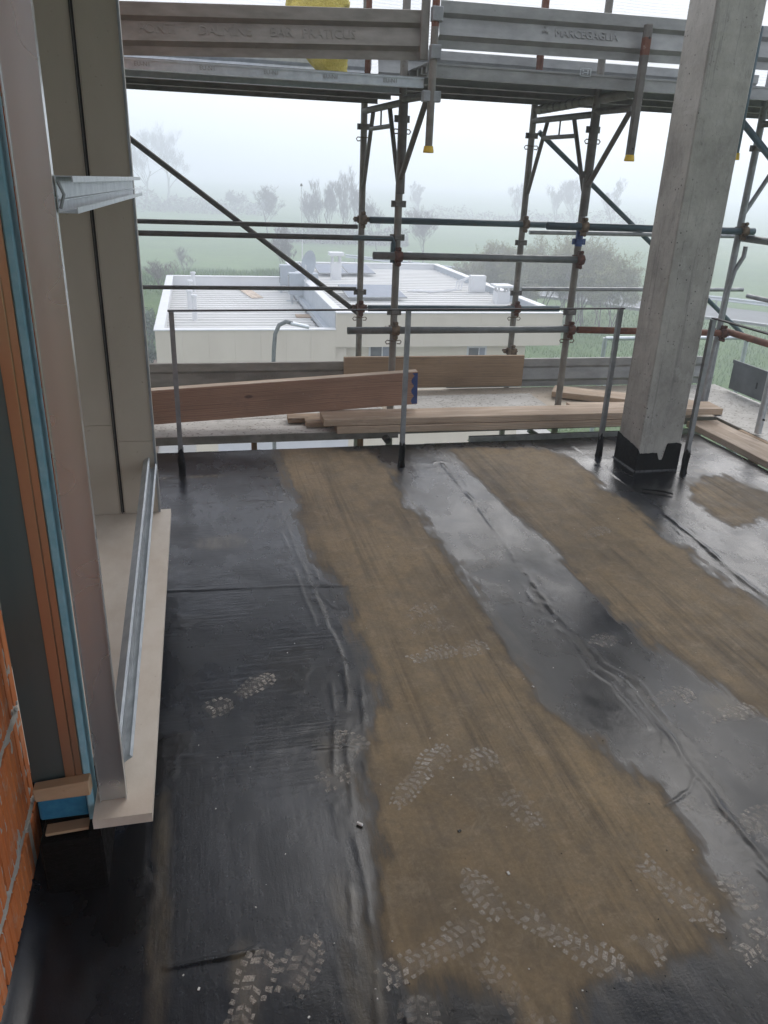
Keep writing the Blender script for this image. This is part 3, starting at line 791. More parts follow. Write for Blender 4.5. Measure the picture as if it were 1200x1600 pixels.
tag(m.build('plaster_chip', 'white_chip'), 'white plaster chip lying beside the seam of the black felt strip', 'chip')
a, b = onz(1002, 768), onz(1051, 775)
m = MB().path([(a[0], a[1], 0.012), ((a[0]+b[0])/2, (a[1]+b[1])/2+0.01, 0.016), (b[0], b[1], 0.012)], 0.005, 6)
tag(m.build('tarred_stick', 'tar_matt'), 'black tarred stick lying on the felt in front of the concrete column', 'stick')

# ================================================================== LEFT WALL: BLOCKS, SILL, REVEALS
rng = random.Random(2)
wall = thing('brick_wall', 'orange hollow clay block wall with grey mortar joints beside the sill', 'wall', (WALL_X-0.15, 0.0, 0.0))
def block_mesh(L, Hh, seed):
    r = random.Random(seed)
    pr_, y = [], 0.0
    pr_.append((-0.28, 0.0)); pr_.append((0.0, 0.0))
    pitch = 0.031
    n = int(L/pitch)
    for i in range(n):
        y0, y1 = L*i/n, L*(i+1)/n
        q = 0.0055+r.uniform(-.001, .001)
        pr_ += [(0, y0+0.002), (0, y1-0.007), (-q, y1-0.005), (-q, y1-0.001)] if i < n-1 else [(0, y0+0.004), (0, y1)]
    pr_.append((-0.28, L))
    mm = MB()
    nn = len(pr_)
    vs = [(a, b, 0.0) for a, b in pr_]+[(a, b, Hh) for a, b in pr_]
    fs = [(i, (i+1) % nn, nn+(i+1) % nn, nn+i) for i in range(nn)]+[tuple(range(nn-1, -1, -1)), tuple(range(nn, 2*nn))]
    mm.add(vs, fs)
    me_ = mm.mesh('brick')
    me_.materials.append(MATS['clay_brick'])
    return me_
BL = 0.30
bm_full, bm_half, bm_end = block_mesh(BL, 0.240, 1), block_mesh(0.185, 0.240, 2), block_mesh(0.075, 0.240, 3)
WY1 = 1.635
for row in range(12):
    z0 = -0.092+0.273*row
    y = WY1
    first = [bm_end, bm_full, bm_half][row % 3] if row else bm_end
    first = bm_end if row == 0 else (bm_half if row % 2 else bm_full)
    if row == 1: first = bm_full
    if row == 0: first = bm_end
    if row == 2: first = bm_half
    while y > -1.2:
        mm = first or bm_full
        L_ = {bm_full: BL, bm_half: 0.185, bm_end: 0.075}[mm]
        jy = 0.028 if mm is bm_end else 0.014
        o = place(mm, 'brick', None, wall, (WALL_X+rng.uniform(-.002, .002), y-L_, z0+rng.uniform(-.002, .002)))
        o.rotation_euler = (rng.uniform(-.006, .006), 0, rng.uniform(-.004, .004))
        y -= L_+jy
        first = None
# mortar body, rough, set back a few millimetres, bulging at the joints
gy_, gz_ = np.meshgrid(np.arange(-1.2, WY1-0.004, 0.009), np.arange(-0.09, 3.15, 0.009))
gx_ = WALL_X-0.0025+0.011*(fbm(gy_*38, gz_*38, 3, 4)-0.5)
near = (gy_ > 0.6) & (gz_ < 1.0)
me = grid_mesh('mortar', gx_, gy_-0.0, gz_)
me.transform(Matrix.Translation((-ORG[wall][0], -ORG[wall][1], -ORG[wall][2])))
me.flip_normals()
me.materials.append(MATS['mortar'])
o = bpy.data.objects.new('mortar', me); COL.objects.link(o); o.parent = wall; ORG[o] = ORG[wall]
# squeezed mortar lumps at the corner of the joints
for zc in (0.176, 0.450, 0.722):
    m = MB()
    for i in range(5):
        c0 = Vector((WALL_X-0.002, WY1-0.012-0.012*i*rng.random(), zc+rng.uniform(-.012, .012)))
        r_ = rng.uniform(0.006, 0.011)
        m.tube(c0-Vector((r_*.5, 0, 0)), c0+Vector((r_*.6, 0, 0)), r_, 7, r_*.55)
    m.build('mortar_lump', 'mortar', wall)
# dark joint fill on the corner wide perpend (lowest course)
m = MB().box((WALL_X-0.1, WY1-0.105, -0.05), (WALL_X+0.001, WY1-0.073, 0.158))
m.build('mortar_joint', 'mortar', wall)
# wall carried on beyond the opening, and the room side of the opening
w2 = thing('masonry_pier', 'clay block pier behind the far cement reveal of the opening', 'wall', (WALL_X-0.15, 4.0, 0))
for row in range(12):
    y = 4.70
    while y > 3.75:
        place(bm_full, 'brick', None, w2, (WALL_X-0.002, y-BL, -0.092+0.273*row)); y -= BL+0.014
MB().box((WALL_X-0.28, 3.50, 0.02), (WALL_X-0.012, 4.705, 3.15)).build('mortar_core', 'mortar', w2)
tag(MB().box((-1.75, 0.9, 0.0), (-1.6, 4.7, 3.1)).build('inner_wall', 'plaster_inner'), kind='structure')
tag(MB().box((-1.6, 1.64, 0.10), (WALL_X-0.29, 4.7, 0.19)).build('inner_floor', 'plaster_inner'), kind='structure')

# pedestal under the sill, tarred
ped = MB()
ped.box((-0.428, 1.478, -0.02), (-0.290, 1.66, 0.155), None, 0.006)
ped.box((-0.60, 1.6605, -0.02), (-0.2905, 3.29, 0.178), None, 0.004)
ped.box((-0.318, 1.4785, 0.1555), (-0.2905, 1.66, 0.178))
tag(ped.build('sill_upstand', 'tar_matt'), 'black tar-coated upstand carrying the stone window sill', 'upstand')
# stone sill
st = MB().box((-0.302, 1.462, 0.1785), (-0.171, 1.66, 0.2245), None, 0.002)
st.v, st.f, st.sm = [], [], []
po = [(-0.302, 1.462), (-0.171, 1.462), (-0.171, 3.275), (-0.60, 3.275), (-0.60, 1.68), (-0.302, 1.68)]
st.add([(a_, b_, 0.1985) for a_, b_ in po]+[(a_, b_, 0.2245) for a_, b_ in po], [tuple(range(5, -1, -1)), tuple(range(6, 12))]+[(i, (i+1) % 6, 6+(i+1) % 6, 6+i) for i in range(6)])
tag(st.build('window_sill', 'sill_stone'), 'cream travertine window sill slab on the black upstand', 'window sill')

# near reveal: sheet metal profiles round a blue foam core
nr = thing('window_jamb', 'insulated jamb of brushed metal sheets and blue foam standing on the sill', 'window jamb', (-0.35, 1.56, 0.153))
TOP = 2.9
YJ = 1.520
m = MB().box((-0.289, YJ, 0.2265), (-0.2335, YJ+0.0015, TOP))
m.box((-0.2335, YJ-0.004, 0.2265), (-0.2305, YJ+0.018, TOP))           # folded bright edge
m.box((-0.2905, YJ-0.006, 0.2265), (-0.2885, YJ+0.02, TOP))
m.build('metal_sheet', 'alum', nr)
MB().box((-0.2885, YJ+0.003, 0.2265), (-0.236, YJ+0.055, TOP)).build('guide_box', 'alum', nr)
m = MB().box((-0.3195, YJ-0.003, 0.153), (-0.3035, YJ+0.055, TOP), None, 0.003)
m.build('foam_strip', 'xps_pale', nr)
MB().box((-0.430, YJ+0.0115, 0.1785), (-0.3205, YJ+0.075, TOP), None, 0.004).build('foam_core', 'xps_blue', nr)
m = MB()
Mz = Matrix.Rotation(rad(6), 4, 'Z')
for x0, x1 in ((-0.3580, -0.3365), (-0.3345, -0.3205)):
    m.box((x0, YJ-0.001, 0.30), (x1, YJ+0.004, TOP), None, 0.0008)
m.box((-0.3365, YJ+0.004, 0.30), (-0.3345, YJ+0.006, TOP))
m.build('cover_profile', 'alum_warm', nr)
MB().box((-0.4300, YJ+0.006, 0.30), (-0.3583, YJ+0.0105, TOP)).build('side_sheet', 'alum_teal_reflection', nr)
# wood wedge and shim
Mw = Matrix.Translation((-0.3625, 1.510, 0.290)) @ Matrix.Rotation(rad(-4), 4, 'Y') @ Matrix.Rotation(rad(-3), 4, 'Z')
me = MB().box((-0.062, -0.020, -0.017), (0.062, 0.0095, 0.017), None, 0.003).mesh('wood_wedge')
for v in me.vertices:
    if v.co.x > 0.03: v.co.y += 0.008*(v.co.z > 0)-0.006; v.co.z += 0.004
me.materials.append(MATS['wedge_wood'])
o = bpy.data.objects.new('wood_wedge', me); COL.objects.link(o); o.matrix_world = Mw
tag(o, 'small sawn softwood wedge jammed against the blue foam of the jamb', 'wedge')
Ms = Matrix.Translation((-0.356, 1.510, 0.167)) @ Matrix.Rotation(rad(-3), 4, 'Y')
me = MB().box((-0.06, -0.012, -0.004), (0.055, 0.02, 0.004), None, 0.0015).mesh('wood_shim')
me.materials.append(MATS['wedge_wood'])
o = bpy.data.objects.new('wood_shim', me); COL.objects.link(o); o.matrix_world = Ms
tag(o, 'thin wooden shim between the blue foam and the tarred upstand', 'shim')

# far reveal: cement boards with a dark shutter track
YF = 3.246
fr = thing('window_reveal', 'beige cement board reveal with dark vertical shutter track at the sill end', 'window reveal', (-0.35, 3.3, 0.2245))
MB().box((-0.3805, YF+0.012, 0.2262), (-0.3585, YF+0.03, TOP)).build('track_back', 'foam_black', fr)
MB().box((-0.60, YF, 0.2262), (-0.381, YF+0.03, 0.62)).build('cement_board', 'cement_panel', fr)
MB().box((-0.60, YF+0.0012, 0.6215), (-0.381, YF+0.03, TOP)).build('cement_board', 'cement_panel', fr)
MB().box((-0.358, YF, 0.2262), (-0.222, YF+0.03, 0.548)).build('cement_board', 'cement_panel', fr)
MB().box((-0.358, YF+0.0010, 0.5492), (-0.222, YF+0.03, TOP)).build('cement_board', 'cement_panel', fr)
for xx, mt in ((-0.3785, 'cement_panel'), (-0.3605, 'cement_panel'), (-0.3715, 'galv_dark')):
    MB().box((xx-0.0015, YF-0.003, 0.2262), (xx+0.0015, YF+0.012, TOP)).build('track_lip', mt, fr)
MB().box((-0.2215, YF-0.004, 0.2262), (-0.2135, YF+0.034, TOP)).build('edge_trim', 'galv', fr)
MB().box((-0.60, YF+0.031, 0.2262), (-0.2218, 3.42, TOP)).build('reveal_body', 'cement_panel', fr)

# folded galvanised profiles between the two jambs
def channel(name, label, p0, p1, w_, h_, up, fixing):
    p0, p1 = Vector(p0), Vector(p1)
    ax = (p1-p0)
    L_ = ax.length
    ax.normalize()
    up = Vector(up); up = (up-ax*up.dot(ax)).normalized()
    sd_ = ax.cross(up).normalized()
    t = 0.0016
    c_ = thing(name, label, 'profile', p0)
    prof = [(0, 0), (w_, 0), (w_, 0.010), (w_-t, 0.010), (w_-t, t), (t, t), (t, h_-t), (w_*0.86, h_-t), (w_*0.86, h_-0.010), (w_*0.86+t, h_-0.010), (w_*0.86+t, h_), (0, h_)]
    MB().prism(prof, p0, ax, up, sd_, L_).build('web', 'galv_bright', c_)
    MB().prism([(t*2, h_*0.30), (t*4, h_*0.32), (t*4, h_*0.36), (t*2, h_*0.38)], p0, ax, up, sd_, L_).build('rib', 'galv_bright', c_)
    if fixing:
        q = p0+up*h_*0.45
        MB().path([q+Vector((0.002, 0.004, 0)), q+Vector((-0.02, -0.002, 0)), q+Vector((-0.026, -0.004, 0.001))], 0.0016, 6).build('screw', 'galv', c_)
        MB().path([p0+up*h_*0.85+sd_*0.004, p0+up*h_*0.5+sd_*0.012, p0+up*h_*0.12+sd_*0.004], 0.003, 6).build('clip', 'galv', c_)
    return c_
a, b = ony(92, 333, 1.532), ony(206, 304, 3.10)
b2 = ony(206, 277, 3.10)
channel('metal_profile', 'galvanised channel fixed across the opening at eye height between jambs', (-0.2305+0.002, 1.530, a[2]), (b[0]+0.004, 3.10, (b[2]+b2[2])/2-0.030), 0.032, 0.060, (0, 0, 1), True)
a, b = ony(190, 1172, 1.60), ony(236, 726, 3.236)
channel('metal_profile', 'long galvanised channel lying above the stone sill from jamb to reveal', (a[0], 1.60, 0.262), (b[0], 3.236, b[2]-0.02), 0.030, 0.050, (-0.75, 0, 1), True)

# ================================================================== COLUMN
cl = thing('concrete_column', 'square grey fair-faced concrete column with its foot painted in black tar', 'column', (2.675, 4.135, 0))
def colbox(m, x0, y0, x1, y1, z0, z1, n=40):
    ch = 0.007
    vs, fs = [], []
    for i in range(n+1):
        z = z0+(z1-z0)*i/n
        for (x, y) in ((x0+ch, y0), (x1-ch, y0), (x1, y0+ch), (x1, y1-ch), (x1-ch, y1), (x0+ch, y1), (x0, y1-ch), (x0, y0+ch)):
            j = 0.0035*(float(fbm(np.array([x*40+z*9]), np.array([z*14+y*31]), 5, 3)[0])-0.5)*2
            vs.append((x+j, y+j, z))
    for i in range(n):
        for k_ in range(8):
            l_ = (k_+1) % 8
            fs.append((i*8+k_, i*8+l_, i*8+8+l_, i*8+8+k_))
    fs += [tuple(range(7, -1, -1)), tuple(range(n*8, n*8+8))]
    m.add(vs, fs)
CX0, CY0, CX1, CY1 = 2.534, 4.012, 2.810, 4.266
m = MB(); colbox(m, CX0, CY0, CX1, CY1, -0.02, 3.6, 90); m.build('shaft', 'column_concrete', cl)
# tar skirt, uneven upper edge, wrapped round the shaft
def skirt(m, pts_h, off):
    # pts: list of (x, y, h) round the perimeter
    n = len(pts_h)
    vs = []
    cx, cy = (CX0+CX1)/2, (CY0+CY1)/2
    for x, y, h_ in pts_h:
        dx, dy = (1 if x > cx else -1), (1 if y > cy else -1)
        vs += [(x, y, -0.01), (x, y, h_)]
    fs = [(2*i, 2*(i+1), 2*(i+1)+1, 2*i+1) for i in range(n-1)]
    m.add(vs, fs)
def perim(off):
    x0, y0, x1, y1 = CX0-off, CY0-off, CX1+off, CY1+off
    out = []
    N = 46
    for i in range(N): out.append((x0, y1-(y1-y0)*i/N, 'L', 1-i/N))
    for i in range(N): out.append((x0+(x1-x0)*i/N, y0, 'F', i/N))
    for i in range(N): out.append((x1, y0+(y1-y0)*i/N, 'R', i/N))
    for i in range(N+1): out.append((x1-(x1-x0)*i/N, y1, 'B', i/N))
    return out
def skh(side, t):
    if side == 'L': return 0.145+0.035*t
    if side == 'F':
        if t < 0.06: return 0.145-0.5*t
        if t < 0.46: return 0.118
        if t < 0.53: return 0.118-0.045*math.sin((t-0.46)/0.07*math.pi/2)
        if t < 0.60: return 0.07
        if t < 0.66: return 0.07+0.11*(t-0.60)/0.06
        return 0.178
    return 0.17
ph = []
for (x, y, sd_, t) in perim(0.0055):
    hh = skh(sd_, t)+0.008*(float(fbm(np.array([x*45.0]), np.array([y*45.0]), 6, 3)[0])-0.5)*2
    ph.append((x, y, hh))
m = MB(); skirt(m, ph, 0.004)
inner = [(x+(0.004 if sd_ == 'L' else -0.004 if sd_ == 'R' else 0), y+(0.004 if sd_ == 'F' else -0.004 if sd_ == 'B' else 0), h_+0.001) for (x, y, sd_, t), (_, _, h_) in zip(perim(0.0055), ph)]
o_ = len(m.v)
for (x, y, h_), (ix, iy, ih) in zip(ph, inner): m.v += [(x, y, h_), (ix, iy, ih)]
for i in range(len(ph)-1):
    m.f.append((o_+2*i, o_+2*i+2, o_+2*i+3, o_+2*i+1)); m.sm.append(False)
m.build('tar_coating', 'tar_matt', cl)
m = MB().prism([(0, -0.01), (0.020, -0.01), (0.007, 0.002), (0, 0.012)], (CX0-0.005, CY0-0.004, 0.0), (0, 1, 0), (0, 0, 1), (-1, 0, 0), 0.27)
m.prism([(0, -0.01), (0.020, -0.01), (0.007, 0.002), (0, 0.012)], (CX0-0.004, CY0-0.005, 0.0), (1, 0, 0), (0, 0, 1), (0, -1, 0), 0.28)
m.build('tar_fillet', 'tar', cl)

# ================================================================== LIGHT STEEL RAILINGS ON THE TERRACE
def angle_post(pb, zt, root, lean=(0, 0)):
    x, y = pb
    t, s = 0.004, 0.026
    p0, p1 = Vector((x, y, 0.0)), Vector((x+lean[0], y+lean[1], zt))
    ax = (p1-p0).normalized()
    m = MB().prism([(-s/2, 0), (s/2, 0), (s/2, t), (-s/2+t, t), (-s/2+t, s), (-s/2, s)], p0, ax, (0, 1, 0), (1, 0, 0), (p1-p0).length)
    m.build('post', 'galv', root)
    f_ = MB()
    n, hs = 10, [(-0.02, 0.024), (0.03, 0.019), (0.08, 0.019), (0.12, 0.0185), (0.145, 0.016)]
    vs = []
    for i, (z, r_) in enumerate(hs):
        for a_ in range(n):
            j = 1+0.18*math.sin(a_*2.3+i*1.7+x*7)
            p = p0+ax*z
            vs.append((p.x+r_*j*math.cos(2*math.pi*a_/n), p.y+0.010+r_*j*math.sin(2*math.pi*a_/n), p.z+0.018*math.sin(a_*1.9+x*3)*(i == len(hs)-1)))
    fs = [(i*n+a_, i*n+(a_+1) % n, i*n+n+(a_+1) % n, i*n+n+a_) for i in range(len(hs)-1) for a_ in range(n)]
    fs.append(tuple((len(hs)-1)*n+a_ for a_ in range(n)))
    f_.add(vs, fs, True)
    f_.build('tar_foot', 'tar_matt', root)
rl = thing('railing', 'light railing of three galvanised angle posts and one thin dark top bar', 'railing', (1.13, 4.29, 0))
for x, y, zt in ((-0.147, 4.297, 0.908), (1.132, 4.275, 0.918), (2.444, 4.305, 0.925)): angle_post((x, y), zt, rl)
MB().box((-0.165, 4.286, 0.910), (-0.16+0.85, 4.312, 0.916)).build('top_bar', 'black_steel', rl)
me = MB()
me.add([(-0.165, 4.284, 0.911), (2.460, 4.292, 0.928), (2.460, 4.318, 0.928), (-0.165, 4.310, 0.911), (-0.165, 4.284, 0.918), (2.460, 4.292, 0.935), (2.460, 4.318, 0.935), (-0.165, 4.310, 0.918)], [(0, 3, 2, 1), (4, 5, 6, 7), (0, 1, 5, 4), (1, 2, 6, 5), (2, 3, 7, 6), (3, 0, 4, 7)])
bpy.data.objects.remove([o for o in rl.children if o.name.startswith('top_bar')][0])
me.build('top_bar', 'black_steel', rl)
r2 = thing('railing', 'light railing with one galvanised angle post right beside the concrete column', 'railing', (2.84, 3.95, 0))
angle_post((2.830, 3.949), 0.925, r2)
angle_post((2.838, 2.65), 0.925, r2)
MB().box((2.818, 1.9, 0.928), (2.846, 3.966, 0.935)).build('top_bar', 'black_steel', r2)

# ================================================================== SCAFFOLD
YF_, YR_ = 5.25, 6.10          # inner and outer standards
DZ = 0.05                      # lower deck level
FRX = [1.285, 2.575, 3.815]
RRX = [1.215, 2.50, 4.43]
TR = 0.0242

def coupler_mesh(rusty):
    # right-angle coupler: band round a vertical tube and band round a horizontal X tube in front of it (-Y)
    m = MB()
    n = 12
    for (c0, axis, L_) in (((0, 0, 0), 'z', 0.052), ((0, -0.052, 0), 'x', 0.052)):
        c0 = Vector(c0); ax = Vector((0, 0, 1)) if axis == 'z' else Vector((1, 0, 0))
        m.tube(c0-ax*L_/2, c0+ax*L_/2, 0.0335, n)
        m.tube(c0-ax*L_*0.32, c0+ax*L_*0.32, 0.0365, n)
    m.box((-0.026, -0.046, -0.026), (0.026, -0.006, 0.026), None, 0.004)
    for sx in (-1, 1):      # bolt flaps
        m.box((sx*0.046-0.012, -0.014, -0.018), (sx*0.046+0.012, 0.014, 0.018), None, 0.003)
        m.tube((sx*0.050, -0.030, 0), (sx*0.050, 0.034, 0), 0.007, 6)
        m.tube((sx*0.050, 0.018, 0), (sx*0.050, 0.030, 0), 0.0125, 6)
    for sz in (-1, 1):
        m.box((-0.018, -0.066, sz*0.046-0.011), (0.018, -0.040, sz*0.046+0.011), None, 0.003)
        m.tube((0, -0.084, sz*0.050), (0, -0.024, sz*0.050), 0.007, 6)
        m.tube((0, -0.080, sz*0.050), (0, -0.068, sz*0.050), 0.0125, 6)
    me_ = m.mesh('coupler')
    me_.materials.append(MATS['coupler_rust' if rusty else 'coupler'])
    return me_
CP = [coupler_mesh(False), coupler_mesh(True)]
CPX = CP
pl = MB()
for s in (-1, 1): pl.box((s*0.036-0.013, -0.006, -0.020), (s*0.036+0.013, 0.006, 0.020), None, 0.002)
pl.box((-0.027, -0.027, -0.014), (0.027, 0.027, 0.014), None, 0.004)
LUG = pl.mesh('pin_lug'); LUG.materials.append(MATS['galv_dark'])
pl2 = pl.mesh('pin_lug'); pl2.materials.append(MATS['blue_paint'])
rg = MB()
rg.path([(-0.026, -0.01, -0.012), (-0.046, -0.012, -0.014), (-0.056, -0.012, 0.0), (-0.045, -0.012, 0.012), (-0.024, -0.020, 0.010), (0, -0.029, 0.009), (0.024, -0.020, 0.010), (0.045, -0.012, 0.012), (0.056, -0.012, 0.0), (0.046, -0.012, -0.014), (0.026, -0.01, -0.012)], 0.004, 6)
RING = rg.mesh('pin_ring'); RING.materials.append(MATS['coupler'])

frames = []
flabels = ['galvanised scaffold frame whose inner standard stands behind the blue-painted plank end', 'galvanised scaffold frame with a blue painted band on its inner standard', 'galvanised corner scaffold frame beside a bent grey tube']
for i in range(3):
    fx, rx = FRX[i], RRX[i]
    yr = YR_ if i < 2 else YF_
    F_ = thing('scaffold_support', flabels[i], 'scaffold frame', (fx, YF_, DZ), 'standards of the scaffold')
    frames.append(F_)
    zb = DZ+0.005 if i < 2 else DZ+0.005
    MB().tube((fx, YF_, -5.7), (fx, YF_, 3.7), TR, 16).build('standard', 'galv' if i == 2 else 'galv_dirty', F_)
    if i < 2:
        MB().tube((rx, YR_, -5.7), (rx, YR_, 3.7), TR, 16).build('standard', 'galv_dirty', F_)
        # head of the frame: transom, short lower bar, two raking braces, hangers
        def P(t, z): return (fx+(rx-fx)*t, YF_+(YR_-YF_)*t, z)
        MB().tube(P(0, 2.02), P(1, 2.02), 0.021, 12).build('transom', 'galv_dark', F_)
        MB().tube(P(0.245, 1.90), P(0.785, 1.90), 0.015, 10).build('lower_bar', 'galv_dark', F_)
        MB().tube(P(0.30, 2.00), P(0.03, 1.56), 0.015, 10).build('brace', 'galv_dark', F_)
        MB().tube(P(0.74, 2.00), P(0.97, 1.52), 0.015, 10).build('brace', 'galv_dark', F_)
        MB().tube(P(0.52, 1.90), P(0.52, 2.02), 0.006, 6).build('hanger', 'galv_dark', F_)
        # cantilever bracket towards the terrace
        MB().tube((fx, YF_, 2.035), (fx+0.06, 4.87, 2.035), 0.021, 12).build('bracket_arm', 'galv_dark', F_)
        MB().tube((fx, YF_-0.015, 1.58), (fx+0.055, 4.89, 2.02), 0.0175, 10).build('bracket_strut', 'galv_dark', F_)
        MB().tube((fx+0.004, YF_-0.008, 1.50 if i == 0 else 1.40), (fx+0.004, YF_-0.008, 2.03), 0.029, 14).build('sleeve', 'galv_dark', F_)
        place(RING, 'pin_ring', None, F_, (fx, YF_, 1.86)); place(RING, 'pin_ring', None, F_, (rx, YR_, 1.84))
        place(LUG, 'pin_lug', None, F_, (fx, YF_, 1.93)); place(LUG, 'pin_lug', None, F_, (rx, YR_, 1.92))
        place(LUG, 'pin_lug', None, F_, (fx, YF_, 1.44 if i == 0 else 1.66))
    else:
        MB().tube((fx, YF_-0.03, 2.02), (fx+0.02, 4.3, 2.02), 0.021, 12).build('transom', 'galv_dark', F_)
        MB().tube((fx+0.01, YF_, 1.45), (fx+0.32, YF_+0.02, 1.98), 0.016, 10).build('brace', 'galv', F_)
        place(LUG, 'pin_lug', None, F_, (fx, YF_, 1.87))
def put_c(i, rear, z, rusty, lug=None, ring=None, off=0.0):
    F_ = frames[i]
    x, y = (RRX[i], YR_) if rear else (FRX[i], YF_)
    place(CP[rusty], 'coupler', None, F_, (x, y, z))
    if lug: place(lug, 'pin_lug', None, F_, (x, y, z+0.115))
    if ring: place(RING, 'pin_ring', None, F_, (x, y, z-0.085))

def tube_thing(name, label, p0, p1, mat, r=TR, hollow=True, group=None, bits=None, n=16):
    o = MB().tube(p0, p1, r, n, hollow=hollow)
    ob = o.build(name, mat)
    # ORG of a mesh thing is its base: children use it
    tag(ob, label, 'scaffold tube', group)
    for q, rr, mt in (bits or []):
        MB().tube(q[0], q[1], rr, n).build('worn_band', mt, ob)
    return ob
OF = 0.052
def rz(px, py, Y): return float(ony(px, py, Y)[2])
def rx_(px, py, Y): return float(ony(px, py, Y)[0])
# inner line (Y = YF_-OF)
yi, yo = YF_-OF, YR_-OF
z = rz(740, 403, yi); tube_thing('scaffold_tube', 'dark grey guard tube with open left end across the two middle standards', (rx_(583, 403, yi), yi, z+0.004), (rx_(912, 405, yi), yi, z), 'tube_grey')
put_c(0, False, z, 1, LUG); put_c(1, False, z, 1, pl2)
MB().tube((FRX[1], YF_, z+0.085), (FRX[1], YF_, z+0.21), TR+0.0012, 16).build('blue_band', 'blue_paint', frames[1])
z = rz(715, 516, yi); tube_thing('scaffold_tube', 'dark grey lower guard tube with open left end above the leaning plank', (rx_(543, 517, yi), yi, z), (rx_(893, 514, yi), yi, z+0.004), 'tube_grey')
put_c(0, False, z, 0, LUG, RING); put_c(1, False, z, 1, LUG, RING)
zr = z
tube_thing('scaffold_tube', 'rusty brown lower guard tube running behind the concrete column', (FRX[1]+0.052, yi, zr), (FRX[2]+0.05, yi, zr-0.03), 'rust')
put_c(2, False, zr-0.03, 1)
z = rz(1000, 357, yi); tube_thing('scaffold_tube', 'dark teal painted upper guard tube passing behind the concrete column', (rx_(855, 355, yi), yi, z), (rx_(1178, 362, yi), yi, z), 'tube_teal')
put_c(1, False, z, 0); put_c(2, False, z, 0)
zu = z
z = rz(410, 368, YF_); tube_thing('guard_rail', 'slim dark guard rail with blue end hooked on the left inner standard', (-2.3, YF_-0.02, z), (FRX[0]-0.035, YF_-0.02, z), 'tube_dark', 0.0165, False)
MB().path([(FRX[0]-0.30, YF_-0.02, z), (FRX[0]-0.035, YF_-0.02, z), (FRX[0]-0.030, YF_-0.02, z-0.03), (FRX[0]-0.030, YF_-0.02, z-0.15)], 0.0172, 8).build('rail_hook', 'tube_teal', frames[0])
# outer line
z = rz(700, 347, yo); tube_thing('scaffold_tube', 'dark teal painted upper guard tube on the two outer standards', (rx_(578, 343, yo), yo, z), (rx_(866, 352, yo), yo, z), 'tube_teal')
put_c(0, True, z, 0); put_c(1, True, z, 0)
place(LUG, 'pin_lug', None, frames[0], (RRX[0], YR_, z-0.13)); place(LUG, 'pin_lug', None, frames[1], (RRX[1], YR_, z-0.14))
z = rz(720, 482, yo); tube_thing('scaffold_tube', 'teal and rusty lower guard tube on the two outer standards', (rx_(575, 481, yo), yo, z), (rx_(873, 484, yo), yo, z), 'tube_teal')
put_c(0, True, z, 1, LUG, RING); put_c(1, True, z, 1, LUG, RING)
put_c(1, True, rz(797, 548, YR_), 0, None, RING)
z = rz(390, 350, YR_); tube_thing('guard_rail', 'slim dark upper guard rail crossing the diagonal brace', (-2.6, YR_, z), (RRX[0]-0.03, YR_, z), 'tube_dark', 0.0165, False)
z = rz(390, 450, YR_); tube_thing('guard_rail', 'slim brown-grey lower guard rail over the white roof', (-2.6, YR_, z), (RRX[0]-0.03, YR_, z), 'tube_dark', 0.0150, False)
a, b = ony(197, 212, YR_+0.03), ony(563, 492, YR_+0.03)
d_ = (b-a); s0 = a-d_*0.9
tube_thing('diagonal_brace', 'dark diagonal brace falling to the foot of the left outer standard', tuple(s0), tuple(b), 'tube_dark', 0.020, False)
z = rz(900, 365, YR_); tube_thing('guard_rail', 'slim grey upper guard rail with flattened end behind the column', (RRX[1]+0.07, YR_+0.02, z), (4.6, YR_+0.02, z+0.01), 'galv', 0.0165, False)
z = rz(910, 453, YR_); tube_thing('guard_rail', 'slim pale grey lower guard rail in front of the bare shrubs', (RRX[1]+0.05, YR_+0.02, z), (4.6, YR_+0.02, z+0.01), 'galv', 0.0165, False)
a, b = ony(842, 206, YR_+0.03), ony(1020, 383, YR_+0.03)
e = a+(b-a)*2.0
tube_thing('diagonal_brace', 'teal-grey diagonal brace from the second outer standard down behind the column', tuple(a), tuple(e), 'tube_teal', 0.019, False)
# right-hand return towards the camera
XR = FRX[2]+0.045
tube_thing('scaffold_tube', 'rusty brown guard tube returning along the right side at knee height', (XR, YF_+0.06, zr-0.02), (XR, 2.6, zr-0.02), 'rust')
tube_thing('scaffold_tube', 'grey and rusty upper guard tube returning along the right side', (XR, YF_+0.07, zu-0.05), (XR, 2.6, zu-0.06), 'tube_grey')
tube_thing('guard_rail', 'slim grey guard rail returning along the right side at mid height', (XR+0.1, YF_-0.05, 0.885), (XR+0.1, 2.6, 0.90), 'galv', 0.0165, False)
m = MB().path([(XR+0.02, YF_-0.02, 1.23), (XR+0.02, YF_-0.02, 1.16), (XR-0.03, YF_-0.02, 1.06), (XR-0.06, YF_-0.02, 0.86), (XR-0.075, YF_-0.02, 0.42), (XR-0.08, YF_-0.02, DZ+0.01)], 0.0165, 10)
tag(m.build('bent_tube', 'galv'), 'slim cranked grey gate tube standing beside the corner standard', 'scaffold tube')
npst = thing('scaffold_standard', 'galvanised standard with a pin hole standing on the right-hand deck', 'scaffold standard', (3.72, 4.475, DZ+0.012))
MB().tube((3.72, 4.475, DZ+0.012), (3.72, 4.475, 2.02), TR, 16).build('tube', 'galv_bright', npst)
MB().tube((3.72, 4.44, 0.165), (3.72, 4.4502, 0.165), 0.007, 8).build('pin_hole', 'foam_black', npst)
tube_thing('deck_transom', 'teal painted raking strut under the upper deck beside the column top', tuple(ony(1150, 178, 5.0)), tuple(ony(1215, 260, 4.6)), 'tube_teal', 0.021, False)

